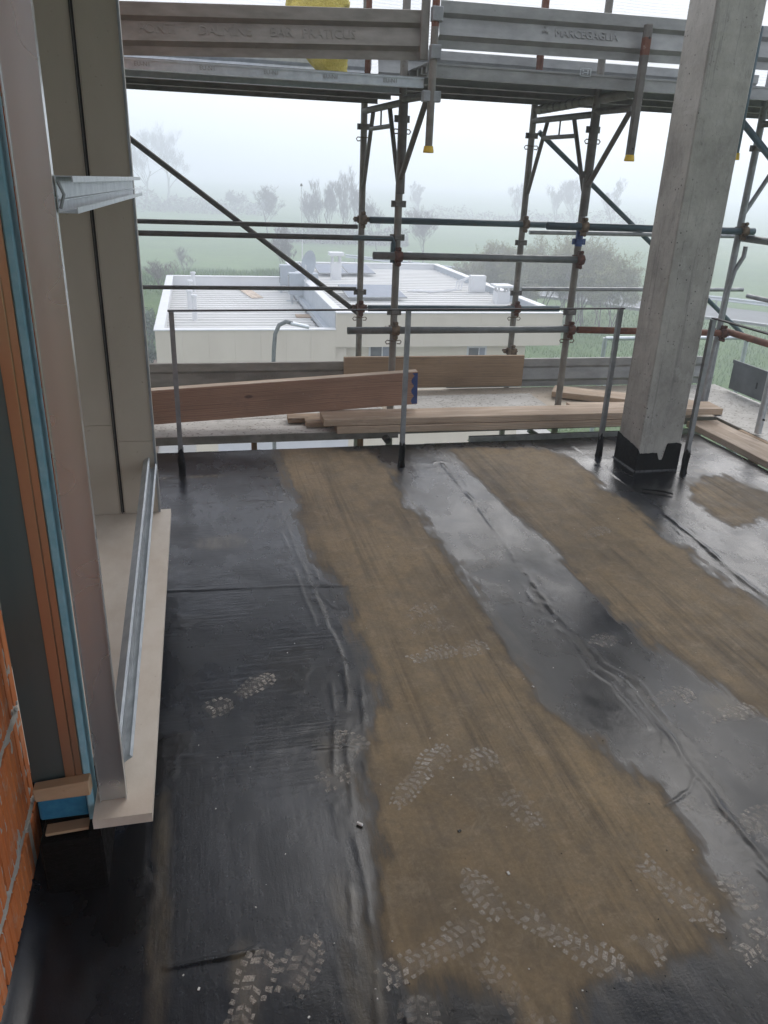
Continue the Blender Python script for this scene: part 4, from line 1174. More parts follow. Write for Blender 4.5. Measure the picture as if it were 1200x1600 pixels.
# --- deck boards
def deck_board(name, label, cat, axis, p0, L_, wid, ztop, mat, hk=0.055, group=None):
    # pressed steel board: top plate, two C-lips, ribs underneath
    x0, y0 = p0
    r = thing(name, label, cat, (x0, y0, ztop-hk), group)
    t = 0.003
    def bx(m, a0, a1, b0, b1, z0, z1):
        if axis == 'x': m.box((x0+a0, y0+b0, z0), (x0+a1, y0+b1, z1))
        else: m.box((x0+b0, y0+a0, z0), (x0+b1, y0+a1, z1))
    m = MB(); bx(m, 0, L_, 0, wid, ztop-t, ztop); m.build('plate', mat[0], r)
    for s in (0, 1):
        m = MB()
        e0, e1 = (0, t) if s == 0 else (wid-t, wid)
        bx(m, 0, L_, e0, e1, ztop-hk, ztop-t-0.0005)
        l0, l1 = (-0.006, 0) if s == 0 else (wid, wid+0.006)
        if s == 0: bx(m, 0, L_, -0.005, -0.0002, ztop-0.012, ztop-0.004); bx(m, 0, L_, -0.004, -0.0002, ztop-hk, ztop-hk+0.009)
        q0, q1 = (t, 0.022) if s == 0 else (wid-0.022, wid-t)
        bx(m, 0, L_, q0, q1, ztop-hk, ztop-hk+t)
        m.build('side_lip', mat[1], r)
    for i in range(1, 4):
        m = MB(); c0 = wid*i/4
        bx(m, 0.02, L_-0.02, c0-0.010, c0+0.010, ztop-hk*0.55, ztop-t-0.0005)
        m.build('stiffener', mat[1], r)
    return r
UL, UR = 2.122, 2.200
labs = ['stamped steel deck board forming the front edge of the upper left deck', 'steel deck board in the middle of the upper left deck', 'steel deck board at the outer edge of the upper left deck']
ub = []
for i, (y0, w_) in enumerate(((4.85, 0.405), (5.265, 0.405), (5.68, 0.40))):
    ub.append(deck_board('deck_board', labs[i], 'deck board', 'x', (-1.75, y0), 3.055, w_, UL, ('galv', 'galv_bright' if i == 0 else 'galv_dirty')))
labs = ['thick grey deck board at the front edge of the upper deck behind the column', 'steel deck board in the middle of the upper right deck', 'steel deck board at the outer edge of the upper right deck']
for i, (y0, w_) in enumerate(((4.86, 0.40), (5.27, 0.40), (5.68, 0.40))):
    deck_board('deck_board', labs[i], 'deck board', 'x', (1.325, y0), 3.2, w_, UR, ('galv', 'toe_grey' if i == 0 else 'galv_dirty'), 0.075)
for i in range(2):
    deck_board('deck_board', ['inner steel deck board of the upper return deck on the right', 'outer steel deck board of the upper return deck on the right'][i], 'deck board', 'y', (3.50+0.42*i, 2.6), 2.2, 0.40, UL, ('galv', 'galv_dirty'))
# EU-N1 stamps along the front lip
tm = text_mesh('EU-N1', 0.030, 0.0012)
tm.materials.append(MATS['toe_grey'])
RX90 = Matrix.Rotation(rad(90), 4, 'X')
for px, py in ((222, 100), (324, 105), (424, 112), (517, 119), (610, 126)):
    q = ony(px, py, 4.846)
    place(tm, 'stamped_lettering', None, ub[0], (q[0], 4.8465, UL-0.029), RX90)
# dust-covered lower decks
labs = ['dusty pale deck board under the leaning plank', 'dusty pale deck board behind the leaning plank', 'dusty pale deck board at the foot of the left toeboard']
for i, (y0, w_) in enumerate(((4.85, 0.34), (5.20, 0.34), (5.55, 0.34))):
    deck_board('deck_board', labs[i], 'deck board', 'x', (-2.2, y0), 3.45, w_, DZ, ('deck_dusty', 'galv_dirty'))
labs = ['speckled white deck panel between the stacked planks and the upright plank', 'sandy deck board beneath the stacked planks', 'sandy deck board along the right toeboard foot']
deck_board('deck_board', labs[1], 'deck board', 'x', (1.262, 4.93), 2.5, 0.30, DZ, ('deck_sand', 'galv_dirty'))
deck_board('deck_board', labs[2], 'deck board', 'x', (1.262, 5.24), 2.5, 0.64, DZ, ('deck_sand', 'galv_dirty'))
m = MB().box((1.30, 5.16, DZ+0.004), (2.50, 5.62, DZ+0.020), None, 0.002)
tag(m.build('plywood_sheet', 'deck_dusty'), labs[0], 'sheet')
deck_board('deck_board', 'wide speckled pale deck on the right-hand return', 'deck board', 'y', (3.70, 2.4), 3.45, 0.62, DZ, ('deck_dusty', 'galv_dirty'))
# cross tubes under the lower deck
tube_thing('deck_transom', 'short galvanised transom tube end poking out under the stacked planks', (1.165, 4.80, -0.005), (1.165, 6.0, -0.005), 'tube_dark', TR, True)
m = thing('deck_ledger', 'grey steel ledger beam under the planks beside the column', 'ledger', (2.4, 4.83, -0.08))
MB().box((1.75, 4.83, -0.052), (3.5, 4.86, -0.012), None, 0.003).build('beam', 'galv', m)
MB().box((1.75, 4.86, -0.052), (3.5, 4.875, -0.046)).build('flange', 'galv', m)

# --- toeboards
def toeboard(label, x0, x1, Y, z0, z1, Hh, mat, face=-1, group=None, axis='x'):
    L_ = abs(x1-x0)
    r = thing('toeboard', label, 'toeboard', (x0, Y, z0) if axis == 'x' else (Y, x0, z0))
    q = [0.0, 0.18, 0.28, 0.65, 0.74, 0.985, 1.0]
    d = [0.022, 0.022, 0.0, 0.022, 0.0, 0.0, 0.012]
    prof = [(face*(0.012-a), b*Hh) for a, b in zip(d, q)]
    prof += [(face*(0.012-a)-face*0.003, b*Hh) for a, b in zip(d[::-1], q[::-1])]
    ax = Vector((L_, 0, z1-z0)).normalized() if axis == 'x' else Vector((0, L_, z1-z0)).normalized()
    sd_ = (0, 1, 0) if axis == 'x' else (1, 0, 0)
    p0 = (x0, Y, z0) if axis == 'x' else (Y, x0, z0)
    if face < 0: prof = prof[::-1]
    MB().prism(prof, p0, ax, (0, 0, 1), sd_, L_).build('pressed_sheet', mat, r)
    return r
ul = toeboard('brown dusty upper toeboard with faint embossed lettering left of the capped post', -1.75, 1.282, 4.845, 2.06, 2.203, 0.240, 'toe_dirty')
ur = toeboard('grey upper toeboard embossed MARCEGAGLIA running behind the concrete column', 1.375, 4.3, 4.845, 2.268, 2.295, 0.230, 'toe_grey')
def emboss(txt, px, py, Y, size, mat, parent, mirror=False, dy=-0.002, rot=0.0, depth=0.0022):
    me_ = text_mesh(txt, size, depth, mirror)
    me_.materials.append(MATS[mat])
    q = ony(px, py, Y)
    return place(me_, 'embossed_lettering', None, parent, (q[0], Y+0.011+dy, q[2]), Matrix.Rotation(rot, 4, 'Y') @ Matrix.Rotation(rad(75.6), 4, 'X'))
emboss('PONTI', 245, 44, 4.833, 0.066, 'toe_dirty', ul, rot=-0.045, depth=0.0007)
emboss('DALMINE', 352, 48, 4.833, 0.066, 'toe_dirty', ul, rot=-0.045, depth=0.0007)
emboss('BAR', 440, 50, 4.833, 0.066, 'toe_dirty', ul, rot=-0.045, depth=0.0007)
emboss('PRATICUS', 515, 53, 4.833, 0.066, 'toe_dirty', ul, rot=-0.045, depth=0.0007)
emboss('MARCEGAGLIA', 918, 55, 4.833, 0.058, 'toe_grey', ur, rot=-0.01)
# little three-peaked mark in front of the name
m = MB()
q = ony(853, 49, 4.8312)
for i, (dx, dz_) in enumerate(((0, 0.020), (-0.013, -0.006), (0.013, -0.006), (0, 0.0))):
    for s in (-1, 1):
        m.box((-0.013, 0, -0.0025), (0.002, 0.0015, 0.0025), Matrix.Translation((q[0]+dx, 4.8410+dz_*0.26, q[2]+dz_)) @ Matrix.Rotation(s*0.9+(math.pi if s < 0 else 0), 4, 'Y'))
m.build('embossed_mark', 'toe_grey', ur)
toeboard('pale outer toeboard of the upper left deck behind the dusty one', -1.75, 1.25, 6.07, UL+0.004, UL+0.004, 0.22, 'galv_bright')
toeboard('pale outer toeboard of the upper right deck', 1.30, 4.3, 6.07, UR+0.004, UR+0.004, 0.22, 'toe_grey')
YT = 5.885
z0, z1 = rz(900, 606, YT), rz(900, 568, YT)
ll = toeboard('grey lower outer toeboard with mirrored lettering behind the leaning plank', -2.2, 1.085, YT, DZ+0.002, DZ+0.002, 0.232, 'toe_dirty')
lr = toeboard('pale grey lower outer toeboard right of the upright plank', 1.9, 4.28, YT, DZ+0.002, DZ+0.002, 0.238, 'toe_grey')
emboss('DALMINE', 340, 589, YT-0.012, 0.062, 'toe_dirty', ll, mirror=True)
emboss('PRATICUS', 410, 588, YT-0.012, 0.062, 'toe_dirty', ll, mirror=True)
emboss('DALMINE', 926, 587, YT-0.012, 0.062, 'toe_grey', lr, mirror=True)
emboss('PONTI', 975, 587, YT-0.012, 0.062, 'toe_grey', lr, mirror=True)
XT = 4.30
tr_ = thing('toeboard', 'slate grey flat toeboard closing the right-hand return deck', 'toeboard', (XT, 4.4, DZ+0.02))
m = MB().box((XT, 2.4, DZ+0.02), (XT+0.004, 5.64, DZ+0.235)); m.box((XT-0.010, 2.4, DZ+0.235), (XT+0.004, 5.64, DZ+0.262))
m.build('pressed_sheet', 'toe_slate', tr_)
MB().box((XT-0.004, 5.30, DZ+0.10), (XT-0.0003, 5.312, DZ+0.15)).build('slot', 'foam_black', tr_)
# pressed square mark on the front lip of the right upper deck
q = ony(915, 113, 4.853)
mk = thing('pressed_tag', 'pale pressed square tag on the upper right deck edge', 'tag', (q[0], 4.852, q[2]-0.025))
m = MB()
for a, b in (((-0.035, -0.022), (0.035, -0.018)), ((-0.035, 0.018), (0.035, 0.022)), ((-0.035, -0.022), (-0.030, 0.022)), ((0.030, -0.022), (0.035, 0.022)), ((-0.02, -0.003), (0.012, 0.002)), ((-0.02, -0.012), (-0.014, 0.012)), ((0.012, -0.012), (0.017, 0.012))):
    m.box((q[0]+a[0], 4.8505, q[2]+a[1]), (q[0]+b[0], 4.8548, q[2]+b[1]))
m.build('raised_lines', 'galv_bright', mk)

# --- hanging guard posts with yellow caps
for nm, pt, pb, lab, rust_ in (('a', (680, 0), (671, 239), 'galvanised guard post with rusty top and yellow cap beside the two toeboards', True), ('b', (1017, 38), (980, 252), 'galvanised guard post with yellow cap in front of the embossed toeboard', False)):
    Yp = 4.79
    b = ony(*pb, Yp); t = ony(*pt, Yp)
    x = (b[0]+t[0])/2
    zt = 3.3 if rust_ else t[2]
    r = thing('guard_post', lab, 'guard post', (x, Yp, b[2]))
    if rust_:
        MB().tube((x, Yp, b[2]+0.03), (x, Yp, 2.36), 0.0215, 14).build('tube', 'galv_dirty', r)
        MB().tube((x, Yp, 2.36), (x, Yp, zt), 0.0212, 14).build('rusty_tube', 'rust', r)
        for zz in (2.42, 2.24):
            MB().box((x-0.022, Yp-0.026, zz-0.035), (x+0.038, Yp+0.03, zz+0.035), None, 0.004).build('toeboard_clip', 'galv', r)
        MB().box((x-0.052, Yp-0.018, 1.995), (x+0.052, Yp+0.03, 2.05), None, 0.003).build('socket_plate', 'galv', r)
        MB().box((x-0.075, Yp+0.005, 2.20), (x-0.030, Yp+0.03, 2.62), None, 0.003).build('strap_plate', 'galv_dirty', r)
    else:
        MB().box((x-0.022, Yp-0.018, b[2]+0.03), (x+0.022, Yp+0.022, zt), None, 0.006).build('tube', 'galv_dark', r)
        MB().box((x-0.0225, Yp-0.0185, 2.30), (x+0.0225, Yp+0.0225, 2.40), None, 0.006).build('rust_band', 'rust', r)
        MB().tube((x+0.006, Yp-0.0195, zt-0.07), (x+0.006, Yp-0.017, zt-0.07), 0.007, 8).build('pin_hole', 'foam_black', r)
        MB().tube((x+0.004, Yp-0.0195, b[2]+0.07), (x+0.004, Yp-0.017, b[2]+0.07), 0.006, 8).build('pin_hole', 'foam_black', r)
    m = MB().tube((x, Yp, b[2]+0.036), (x, Yp, b[2]+0.006), 0.0265, 14, 0.0315)
    m.tube((x, Yp, b[2]+0.006), (x, Yp, b[2]), 0.0315, 14, 0.029)
    m.build('yellow_cap', 'yellow_cap', r)
r = thing('guard_post', 'guard post with yellow cap mostly hidden behind the column', 'guard post', (3.06, 4.79, 1.74))
q = ony(1147, 250, 4.79)
MB().tube((q[0], 4.79, q[2]+0.03), (q[0], 4.79, 2.5), 0.0215, 14).build('tube', 'tube_teal', r)
MB().tube((q[0], 4.79, q[2]+0.04), (q[0], 4.79, q[2]), 0.0265, 14, 0.031).build('yellow_cap', 'yellow_cap', r)
# transom wrapped with strap under the upper right deck
a, b = ony(842, 172, 6.0), ony(985, 146, 4.95)
wt = thing('wrapped_tube', 'grey transom tube wound with strap under the upper right deck', 'scaffold tube', tuple(a))
MB().tube(tuple(a), tuple(b), 0.030, 12).build('tube', 'galv_dirty', wt)
a, b = Vector(a), Vector(b)
for i in range(7):
    q = a.lerp(b, 0.07+0.075*i)
    dd = (b-a).normalized()
    MB().tube(q-dd*0.010, q+dd*0.010+Vector((0, 0, 0.004)), 0.0325, 10).build('strap_turn', 'galv_dark', wt)
# uprights and rails of the upper level showing above the toeboards
tube_thing('scaffold_tube', 'dark brown guard tube standing above the upper right toeboard', (rx_(853, 5, 5.9), 5.9, 2.2), (rx_(853, 5, 5.9), 5.9, 3.6), 'rust')
tube_thing('scaffold_tube', 'rusty red upright showing over the upper left toeboard', (rx_(577, 5, 5.9), 5.9, 2.13), (rx_(577, 5, 5.9), 5.9, 3.6), 'rust', 0.020)

# debris netting on the outer side of the upper lift
nx, nz = np.meshgrid(np.linspace(-1.8, 4.6, 90), np.linspace(2.25, 4.0, 30))
nyy = 6.30+0.03*np.sin(nx*2.4+nz)+0.02*np.sin(nx*7+nz*3)
me = grid_mesh('debris_netting', nx, nyy, nz)
me.materials.append(MATS['netting'])
o = bpy.data.objects.new('debris_netting', me); COL.objects.link(o)
tag(o, 'white debris netting stretched along the outside of the upper scaffold lift', 'netting')

# yellow sack on the upper left deck
u, v = np.meshgrid(np.linspace(0, 2*math.pi, 41), np.linspace(0, 1, 26))
q = ony(518, 98, 5.35)
sq = (np.abs(np.cos(u))**4+np.abs(np.sin(u))**4)**-0.25
rr = 0.195*sq*(0.42+0.58*np.clip(v*2.0-0.15, 0, 1))*(1-0.10*np.clip(v-0.5, 0, 1))
rr = rr*(1+0.30*(np.abs(fbm(np.cos(u)*4+5+v*2, np.sin(u)*4+v*9, 21, 4)-0.5))*2-0.10)
bx_ = q[0]+0.035-0.12*np.clip(v*2, 0, 1)
me = grid_mesh('yellow_sack', bx_+rr*np.cos(u), 5.40+rr*0.7*np.sin(u), UL+0.004+v*0.46)
me.materials.append(MATS['yellow_sack'])
o = bpy.data.objects.new('yellow_sack', me); COL.objects.link(o)
tag(o, 'crumpled yellow plastic sack standing on the upper left deck behind the toeboard', 'sack')

# ================================================================== TIMBER
def plank(label, p0, p1, wid, th, mat, up=(0, 0, 1), bits=None, name='plank', bev=0.003):
    # p0..p1: centre line of the bottom face's middle; wid across, th along up
    p0, p1, up = Vector(p0), Vector(p1), Vector(up)
    ax = (p1-p0); L_ = ax.length; ax.normalize()
    up = (up-ax*up.dot(ax)).normalized()
    sd_ = up.cross(ax)
    M = Matrix((ax, sd_, up)).transposed().to_4x4()
    M.translation = p0
    m = MB()
    n = max(2, int(L_/0.12))
    r_ = random.Random(int(abs(p0.x*1000)+abs(p0.z*777)))
    vs, fs = [], []
    for i in range(n+1):
        x = L_*i/n
        b = bev*(1+0.5*r_.uniform(-1, 1))
        j = [r_.uniform(-.0012, .0012) for _ in range(4)]
        if i in (0, n): x += r_.uniform(-.002, .002)
        w0, w1 = -wid/2+j[0], wid/2+j[1]
        z0_, z1_ = 0+j[2]*0.3, th+j[3]
        vs += [(x, w0+b, z0_), (x, w1-b, z0_), (x, w1, z0_+b), (x, w1, z1_-b), (x, w1-b, z1_), (x, w0+b, z1_), (x, w0, z1_-b), (x, w0, z0_+b)]
    for i in range(n):
        for k_ in range(8):
            l_ = (k_+1) % 8
            fs.append((i*8+k_, i*8+8+k_, i*8+8+l_, i*8+l_))
    fs += [tuple(range(8)), tuple(range(n*8+7, n*8-1, -1))]
    m.add(vs, fs)
    me_ = m.mesh(name)
    me_.materials.append(MATS[mat])
    o_ = bpy.data.objects.new(name, me_)
    COL.objects.link(o_)
    o_.matrix_world = M
    ORG[o_] = (0, 0, 0)
    tag(o_, label, 'plank')
    return o_, L_
# leaning plank on edge, pale upper edge, blue painted end
YP = 5.02
a, b = ony(232, 662, YP), ony(650, 629, YP)
at_, bt_ = ony(232, 605, YP), ony(649, 579, YP)
dirx = (b-a)/np.linalg.norm(b-a)
a2 = a-dirx*0.9
hh = (np.linalg.norm(at_-a)+np.linalg.norm(bt_-b))/2-0.004
o, L_ = plank('reddish-brown plank leaning on edge with a blue painted end', tuple(a2), tuple(b), 0.056, float(hh), 'plank_red', (0, -0.10, 1))
m = MB().box((0.002, -0.0255, float(hh)+0.0008), (L_-0.002, 0.0255, float(hh)+0.0024))
m.build('sawn_edge', 'plank_pale', o)
m = MB()
zz = np.linspace(0.004, hh-0.004, 24)
wv = 0.022+0.022*np.abs(np.sin(zz/hh*math.pi*3.2+0.4))
vs = [(L_-w_, -0.0292, z_) for w_, z_ in zip(wv, zz)]+[(L_-0.001, -0.0292, z_) for z_ in zz]
fs = [(i, i+24, i+25, i+1) for i in range(23)]
m.add(vs, fs)
m.box((L_-0.0005, -0.018, 0.004), (L_+0.0012, 0.018, float(hh)-0.004))
m.build('blue_paint', 'blue_paint', o)
# upright plank at the outer edge
YU = 5.86
a, b = ony(540, 603, YU), ony(815, 603, YU)
at_ = ony(537, 557, YU)
plank('weathered tan plank standing on edge against the outer standards', (float(ony(537, 580, YU)[0]), YU, DZ+0.022), (float(ony(816, 580, YU)[0]), YU, DZ+0.022), 0.035, float(ony(700, 556, YU)[2]-DZ-0.022), 'plank_tan')
# stack of planks along the slab edge
plank('lowest pale plank of the stack along the terrace edge', (0.83, 4.905, DZ+0.004), (3.32, 4.86, DZ+0.004), 0.235, 0.046, 'plank_pink')
plank('top pale plank of the stack along the terrace edge', (0.745, 4.912, DZ+0.0545), (3.30, 4.868, DZ+0.0545), 0.225, 0.044, 'plank_pink')
plank('short split plank end poking out under the stacked planks', (0.645, 4.985, DZ+0.006), (1.6, 4.99, DZ+0.03), 0.12, 0.036, 'plank_tan', bev=0.006)
plank('rough dark plank end lying behind the stack', (0.54, 5.10, DZ+0.006), (1.3, 5.08, DZ+0.006), 0.12, 0.035, 'plank_tan', bev=0.006)
plank('pale plank lying on deck from the column towards the right toeboard', (2.70, 5.62, DZ+0.012), (3.62, 5.08, DZ+0.012), 0.22, 0.045, 'plank_pink')
plank('pale plank end sticking out right of the column', (2.55, 4.98, DZ+0.05), (3.66, 4.90, DZ+0.05), 0.20, 0.045, 'plank_pink')
plank('long sawn plank along the right edge of the terrace', (3.53, 4.84, DZ-0.045), (3.53, 2.3, DZ-0.045), 0.245, 0.045, 'plank_pale')
plank('narrow sawn plank beside the right-hand edge plank', (3.675, 4.60, DZ-0.040), (3.675, 2.3, DZ-0.040), 0.04, 0.04, 'plank_tan')
m = MB().box((3.43, 4.10, -0.16), (3.47, 4.16, DZ-0.046), None, 0.003)
tag(m.build('wood_block', 'plank_tan'), 'short timber block propping the right edge plank', 'block')

# lower lift of scaffold seen through the gaps, and a distant galvanised trestle
for i, (px, Y_, mt, lab) in enumerate(((397, 6.1, 'rust', 'orange-rusty prop below the lower deck on the left'), (563, 5.5, 'rust', 'red-brown prop below the stacked planks'), (430, 9.0, 'galv', 'thin grey pole standing in the yard below the deck'))):
    q = ony(px, 690, Y_)
    tag(MB().tube((q[0], Y_, GZ+0.03), (q[0], Y_, -0.02 if i < 2 else -1.6), 0.024, 10).build('prop', mt), lab, 'prop')
tg = thing('scaffold_trestle', 'pale galvanised scaffold frame with rail and strut standing beyond the deck', 'scaffold frame', (4.3, 7.5, GZ))
q0, q1 = ony(946, 528, 7.5), ony(962, 529, 7.5)
MB().tube((q0[0], 7.5, GZ), (q0[0], 7.5, q0[2]), 0.024, 12).build('standard', 'galv_bright', tg)
MB().tube((q0[0]+1.7, 7.5, GZ), (q0[0]+1.7, 7.5, q0[2]), 0.024, 12).build('standard', 'galv_bright', tg)
MB().tube((q0[0], 7.5, q1[2]), (q0[0]+1.7, 7.5, q1[2]), 0.022, 12).build('rail', 'galv_bright', tg)
MB().tube((q0[0]+0.03, 7.5, q1[2]-0.55), (q0[0]+0.55, 7.5, q1[2]-0.02), 0.014, 10).build('strut', 'galv_bright', tg)
MB().tube((q0[0]+0.10, 7.5, q1[2]-0.55), (q0[0]+0.62, 7.5, q1[2]-0.02), 0.014, 10).build('strut', 'galv_bright', tg)
# struts below the deck
a, b = ony(826, 672, 5.4), ony(870, 700, 5.4)
tube_thing('deck_strut', 'grey raking strut below the deck left of the column', tuple(a), tuple(a+(b-a)*3), 'tube_grey', 0.02, False)
a, b = ony(1140, 700, 4.6), ony(1160, 725, 4.6)
tube_thing('deck_strut', 'pale raking strut below the right-hand edge plank', tuple(a), tuple(a+(b-a)*5), 'galv_bright', 0.016, False)

# ================================================================== NEIGHBOUR BUILDING
B = thing('building', 'low cream flat-roofed building with white corrugated roof and panelled parapet', 'building', (4.5, 26, GZ))
BY0, BY1, BX0, BXS, BX1 = 20.87, 32.3, -1.15, 3.53, 10.05
ZL, ZH, ZP = -2.20, -1.76, -3.08           # left coping, right coping, underside of parapet band
WYB = 33.6
# walls set back under the band
MB().box((BX0+0.85, BY0+0.45, GZ), (BX1-0.85, WYB-0.4, ZP+0.02)).build('wall', 'render_cream', B)
# parapet panels, front
def panels(x0, x1, n, z0, z1, y):
    for i in range(n):
        a_, b_ = x0+(x1-x0)*i/n, x0+(x1-x0)*(i+1)/n
        MB().box((a_+0.0012, y, z0), (b_-0.0012, y+0.10, z1)).build('parapet_panel', 'parapet_cream', B)
panels(BX0, BXS, 7, ZP, ZL-0.03, BY0)
ZPR = -2.69
panels(BXS, BX1, 8, ZPR, ZH-0.03, BY0)
MB().box((BXS+0.3, BY0+0.4502, ZP+0.021), (BX1-0.8505, WYB-0.45, ZPR+0.02)).build('wall', 'render_cream', B)
MB().box((BXS+0.301, BY0+0.1005, ZPR+0.015), (BX1-0.2, BY0+0.1995, ZH-0.031)).build('parapet_core', 'parapet_cream', B)
MB().box((BXS, BY0+0.1003, ZP), (BXS+0.3, BY0+0.46, ZPR+0.1)).build('parapet_return', 'parapet_cream', B)
MB().box((BX0+0.201, BY0+0.1003, ZP+0.015), (BXS-0.001, BY0+0.2, ZL-0.031)).build('parapet_core', 'parapet_cream', B)
# side and rear parapets
MB().box((BX0, BY0+0.101, ZP), (BX0+0.2, BY1, ZL-0.03)).build('parapet', 'white_paint', B)
MB().box((BX0+0.201, BY1-0.2, ZP), (BXS, BY1, ZL-0.03)).build('parapet', 'white_paint', B)
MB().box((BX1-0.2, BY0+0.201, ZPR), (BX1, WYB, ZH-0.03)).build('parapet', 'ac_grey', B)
MB().box((BXS, WYB-0.2, ZP), (BX1-0.201, WYB, ZH-0.03)).build('parapet', 'white_paint', B)
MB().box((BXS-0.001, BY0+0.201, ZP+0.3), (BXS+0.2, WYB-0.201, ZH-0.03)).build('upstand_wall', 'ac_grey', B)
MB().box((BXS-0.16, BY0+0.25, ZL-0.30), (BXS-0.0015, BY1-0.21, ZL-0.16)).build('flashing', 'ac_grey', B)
# copings
for (a_, b_, c_, d_, z_) in ((BX0-0.03, BY0-0.03, BXS-0.001, BY0+0.24, ZL), (BX0-0.03, BY0+0.241, BX0+0.23, BY1+0.03, ZL), (BX0+0.231, BY1-0.23, BXS-0.002, BY1+0.03, ZL), (BXS, BY0-0.03, BX1+0.03, BY0+0.24, ZH), (BX1-0.23, BY0+0.241, BX1+0.03, WYB+0.03, ZH), (BXS, WYB-0.23, BX1-0.231, WYB+0.03, ZH), (BXS, BY0+0.241, BXS+0.23, WYB-0.231, ZH)):
    MB().box((a_, b_, z_-0.03), (c_, d_, z_), None, 0.006).build('coping', 'white_paint', B)
# corrugated sheets: ribs run along X
def roof(x0, x1, y0, y1, z, pitch):
    prof = []
    n = int((y1-y0)/pitch)
    for i in range(n):
        s = y0+pitch*i
        prof += [(s, 0), (s+pitch*0.62, 0), (s+pitch*0.64, 0.08), (s+pitch*0.84, 0.08)]
    prof.append((y1, 0)); prof.append((y1, -0.05)); prof.append((y0, -0.05))
    m = MB()
    nn = len(prof)
    vs = [(x0, a_, z+b_) for a_, b_ in prof]+[(x1, a_, z+b_) for a_, b_ in prof]
    m.add(vs, [(i, (i+1) % nn, nn+(i+1) % nn, nn+i) for i in range(nn)])
    m.build('roof_sheet', 'roof_sheet', B)
roof(BX0+0.201, BXS-0.165, BY0+0.205, BY1-0.205, ZL-0.44, 0.46)
roof(BXS+0.205, BX1-0.205, BY0+0.205, WYB-0.205, ZH-0.28, 0.46)
# windows and doors of the shaded storey under the band
def win(x0, x1, z0, z1, shutter=False):
    yw = BY0+0.45
    w_ = MB().box((x0-0.05, yw-0.03, z0-0.05), (x1+0.05, yw-0.001, z1+0.05)).build('window', 'white_paint', B)
    MB().box((x0, yw-0.034, z0), ((x0+x1)/2+0.05, yw-0.0305, z1)).build('pane', 'dark_glass', w_)
    MB().box(((x0+x1)/2+0.08, yw-0.034, z0), (x1, yw-0.0305, z1)).build('pane', 'solar', w_)
    MB().box((x0-0.09, yw-0.08, z0-0.10), (x1+0.09, yw-0.031, z0-0.055)).build('sill', 'render_cream', w_)
q = [ony(px, py, BY0+0.42) for px, py in ((733, 541), (757, 556), (593, 538), (608, 556))]
win(q[0][0], q[1][0], -3.75, q[0][2]-0.05)
win(q[2][0]-0.25, q[3][0], -3.75, q[2][2]-0.02)
m = MB()
for i in range(7):
    m.box((0.3, BY0+0.425, GZ+0.06+0.32*i), (4.0, BY0+0.4485, GZ+0.06+0.32*i+0.31))
m.build('garage_door', 'white_paint', B)

# things on the roof
RZ1, RZ2 = ZL-0.44+0.08, ZH-0.28+0.08
def on_roof(px, py, z): return onz(px, py, z)
pl_ = ['front short white vent pipe on the left roof', 'front tall white vent pipe on the left roof', 'rear short white vent pipe on the left roof', 'rear tall white vent pipe on the left roof']
for i, (px, py, hpx) in enumerate(((297, 482, 24), (305, 500, 34), (298, 462, 20), (303, 455, 25))):
    q = on_roof(px, py, RZ1)
    h_ = hpx*q[1]*1.02/FPX
    r = thing('vent_pipe', pl_[i], 'vent pipe', tuple(q))
    MB().tube((q[0], q[1], RZ1-0.04), (q[0], q[1], RZ1+h_), 0.075, 14).build('pipe', 'white_paint', r)
    MB().tube((q[0], q[1], RZ1+h_), (q[0], q[1], RZ1+h_+0.05), 0.11, 14, 0.09).build('cap', 'white_paint', r)
q = on_roof(640, 408, RZ2)
r = thing('vent_pipe', 'single white vent pipe on the rear of the right roof', 'vent pipe', tuple(q))
MB().tube((q[0], q[1], RZ2-0.04), (q[0], q[1], RZ2+0.35), 0.09, 14).build('pipe', 'white_paint', r)
MB().tube((q[0], q[1], RZ2+0.35), (q[0], q[1], RZ2+0.41), 0.13, 14, 0.11).build('cap', 'white_paint', r)
def ac(px, py, label, w_=1.0, d_=0.42, h_=0.72):
    q = on_roof(px, py, RZ1)
    r = thing('air_conditioner', label, 'air conditioner', tuple(q))
    x, y, z = q
    z += 0.28
    MB().box((x-w_/2, y, z), (x+w_/2, y+d_, z+h_), None, 0.02).build('case', 'ac_grey', r)
    MB().box((x-w_/2-0.012, y+0.06, z+0.08), (x-w_/2-0.0005, y+d_-0.06, z+h_-0.08)).build('grille', 'dark_glass', r)
    for sx in (-0.4, 0.4):
        for sy in (0.03, d_-0.07):
            MB().box((x+sx-0.03, y+sy, RZ1-0.05), (x+sx+0.03, y+sy+0.04, z-0.001)).build('leg', 'galv_bright', r)
    MB().box((x-w_/2-0.1, y+0.03, RZ1+0.06), (x+w_/2, y+0.07, RZ1+0.10)).build('foot_rail', 'galv_bright', r)
ac(475, 474, 'front grey air conditioner on legs at the roof step')
ac(457, 458, 'rear grey air conditioner on legs at the roof step', 0.9)
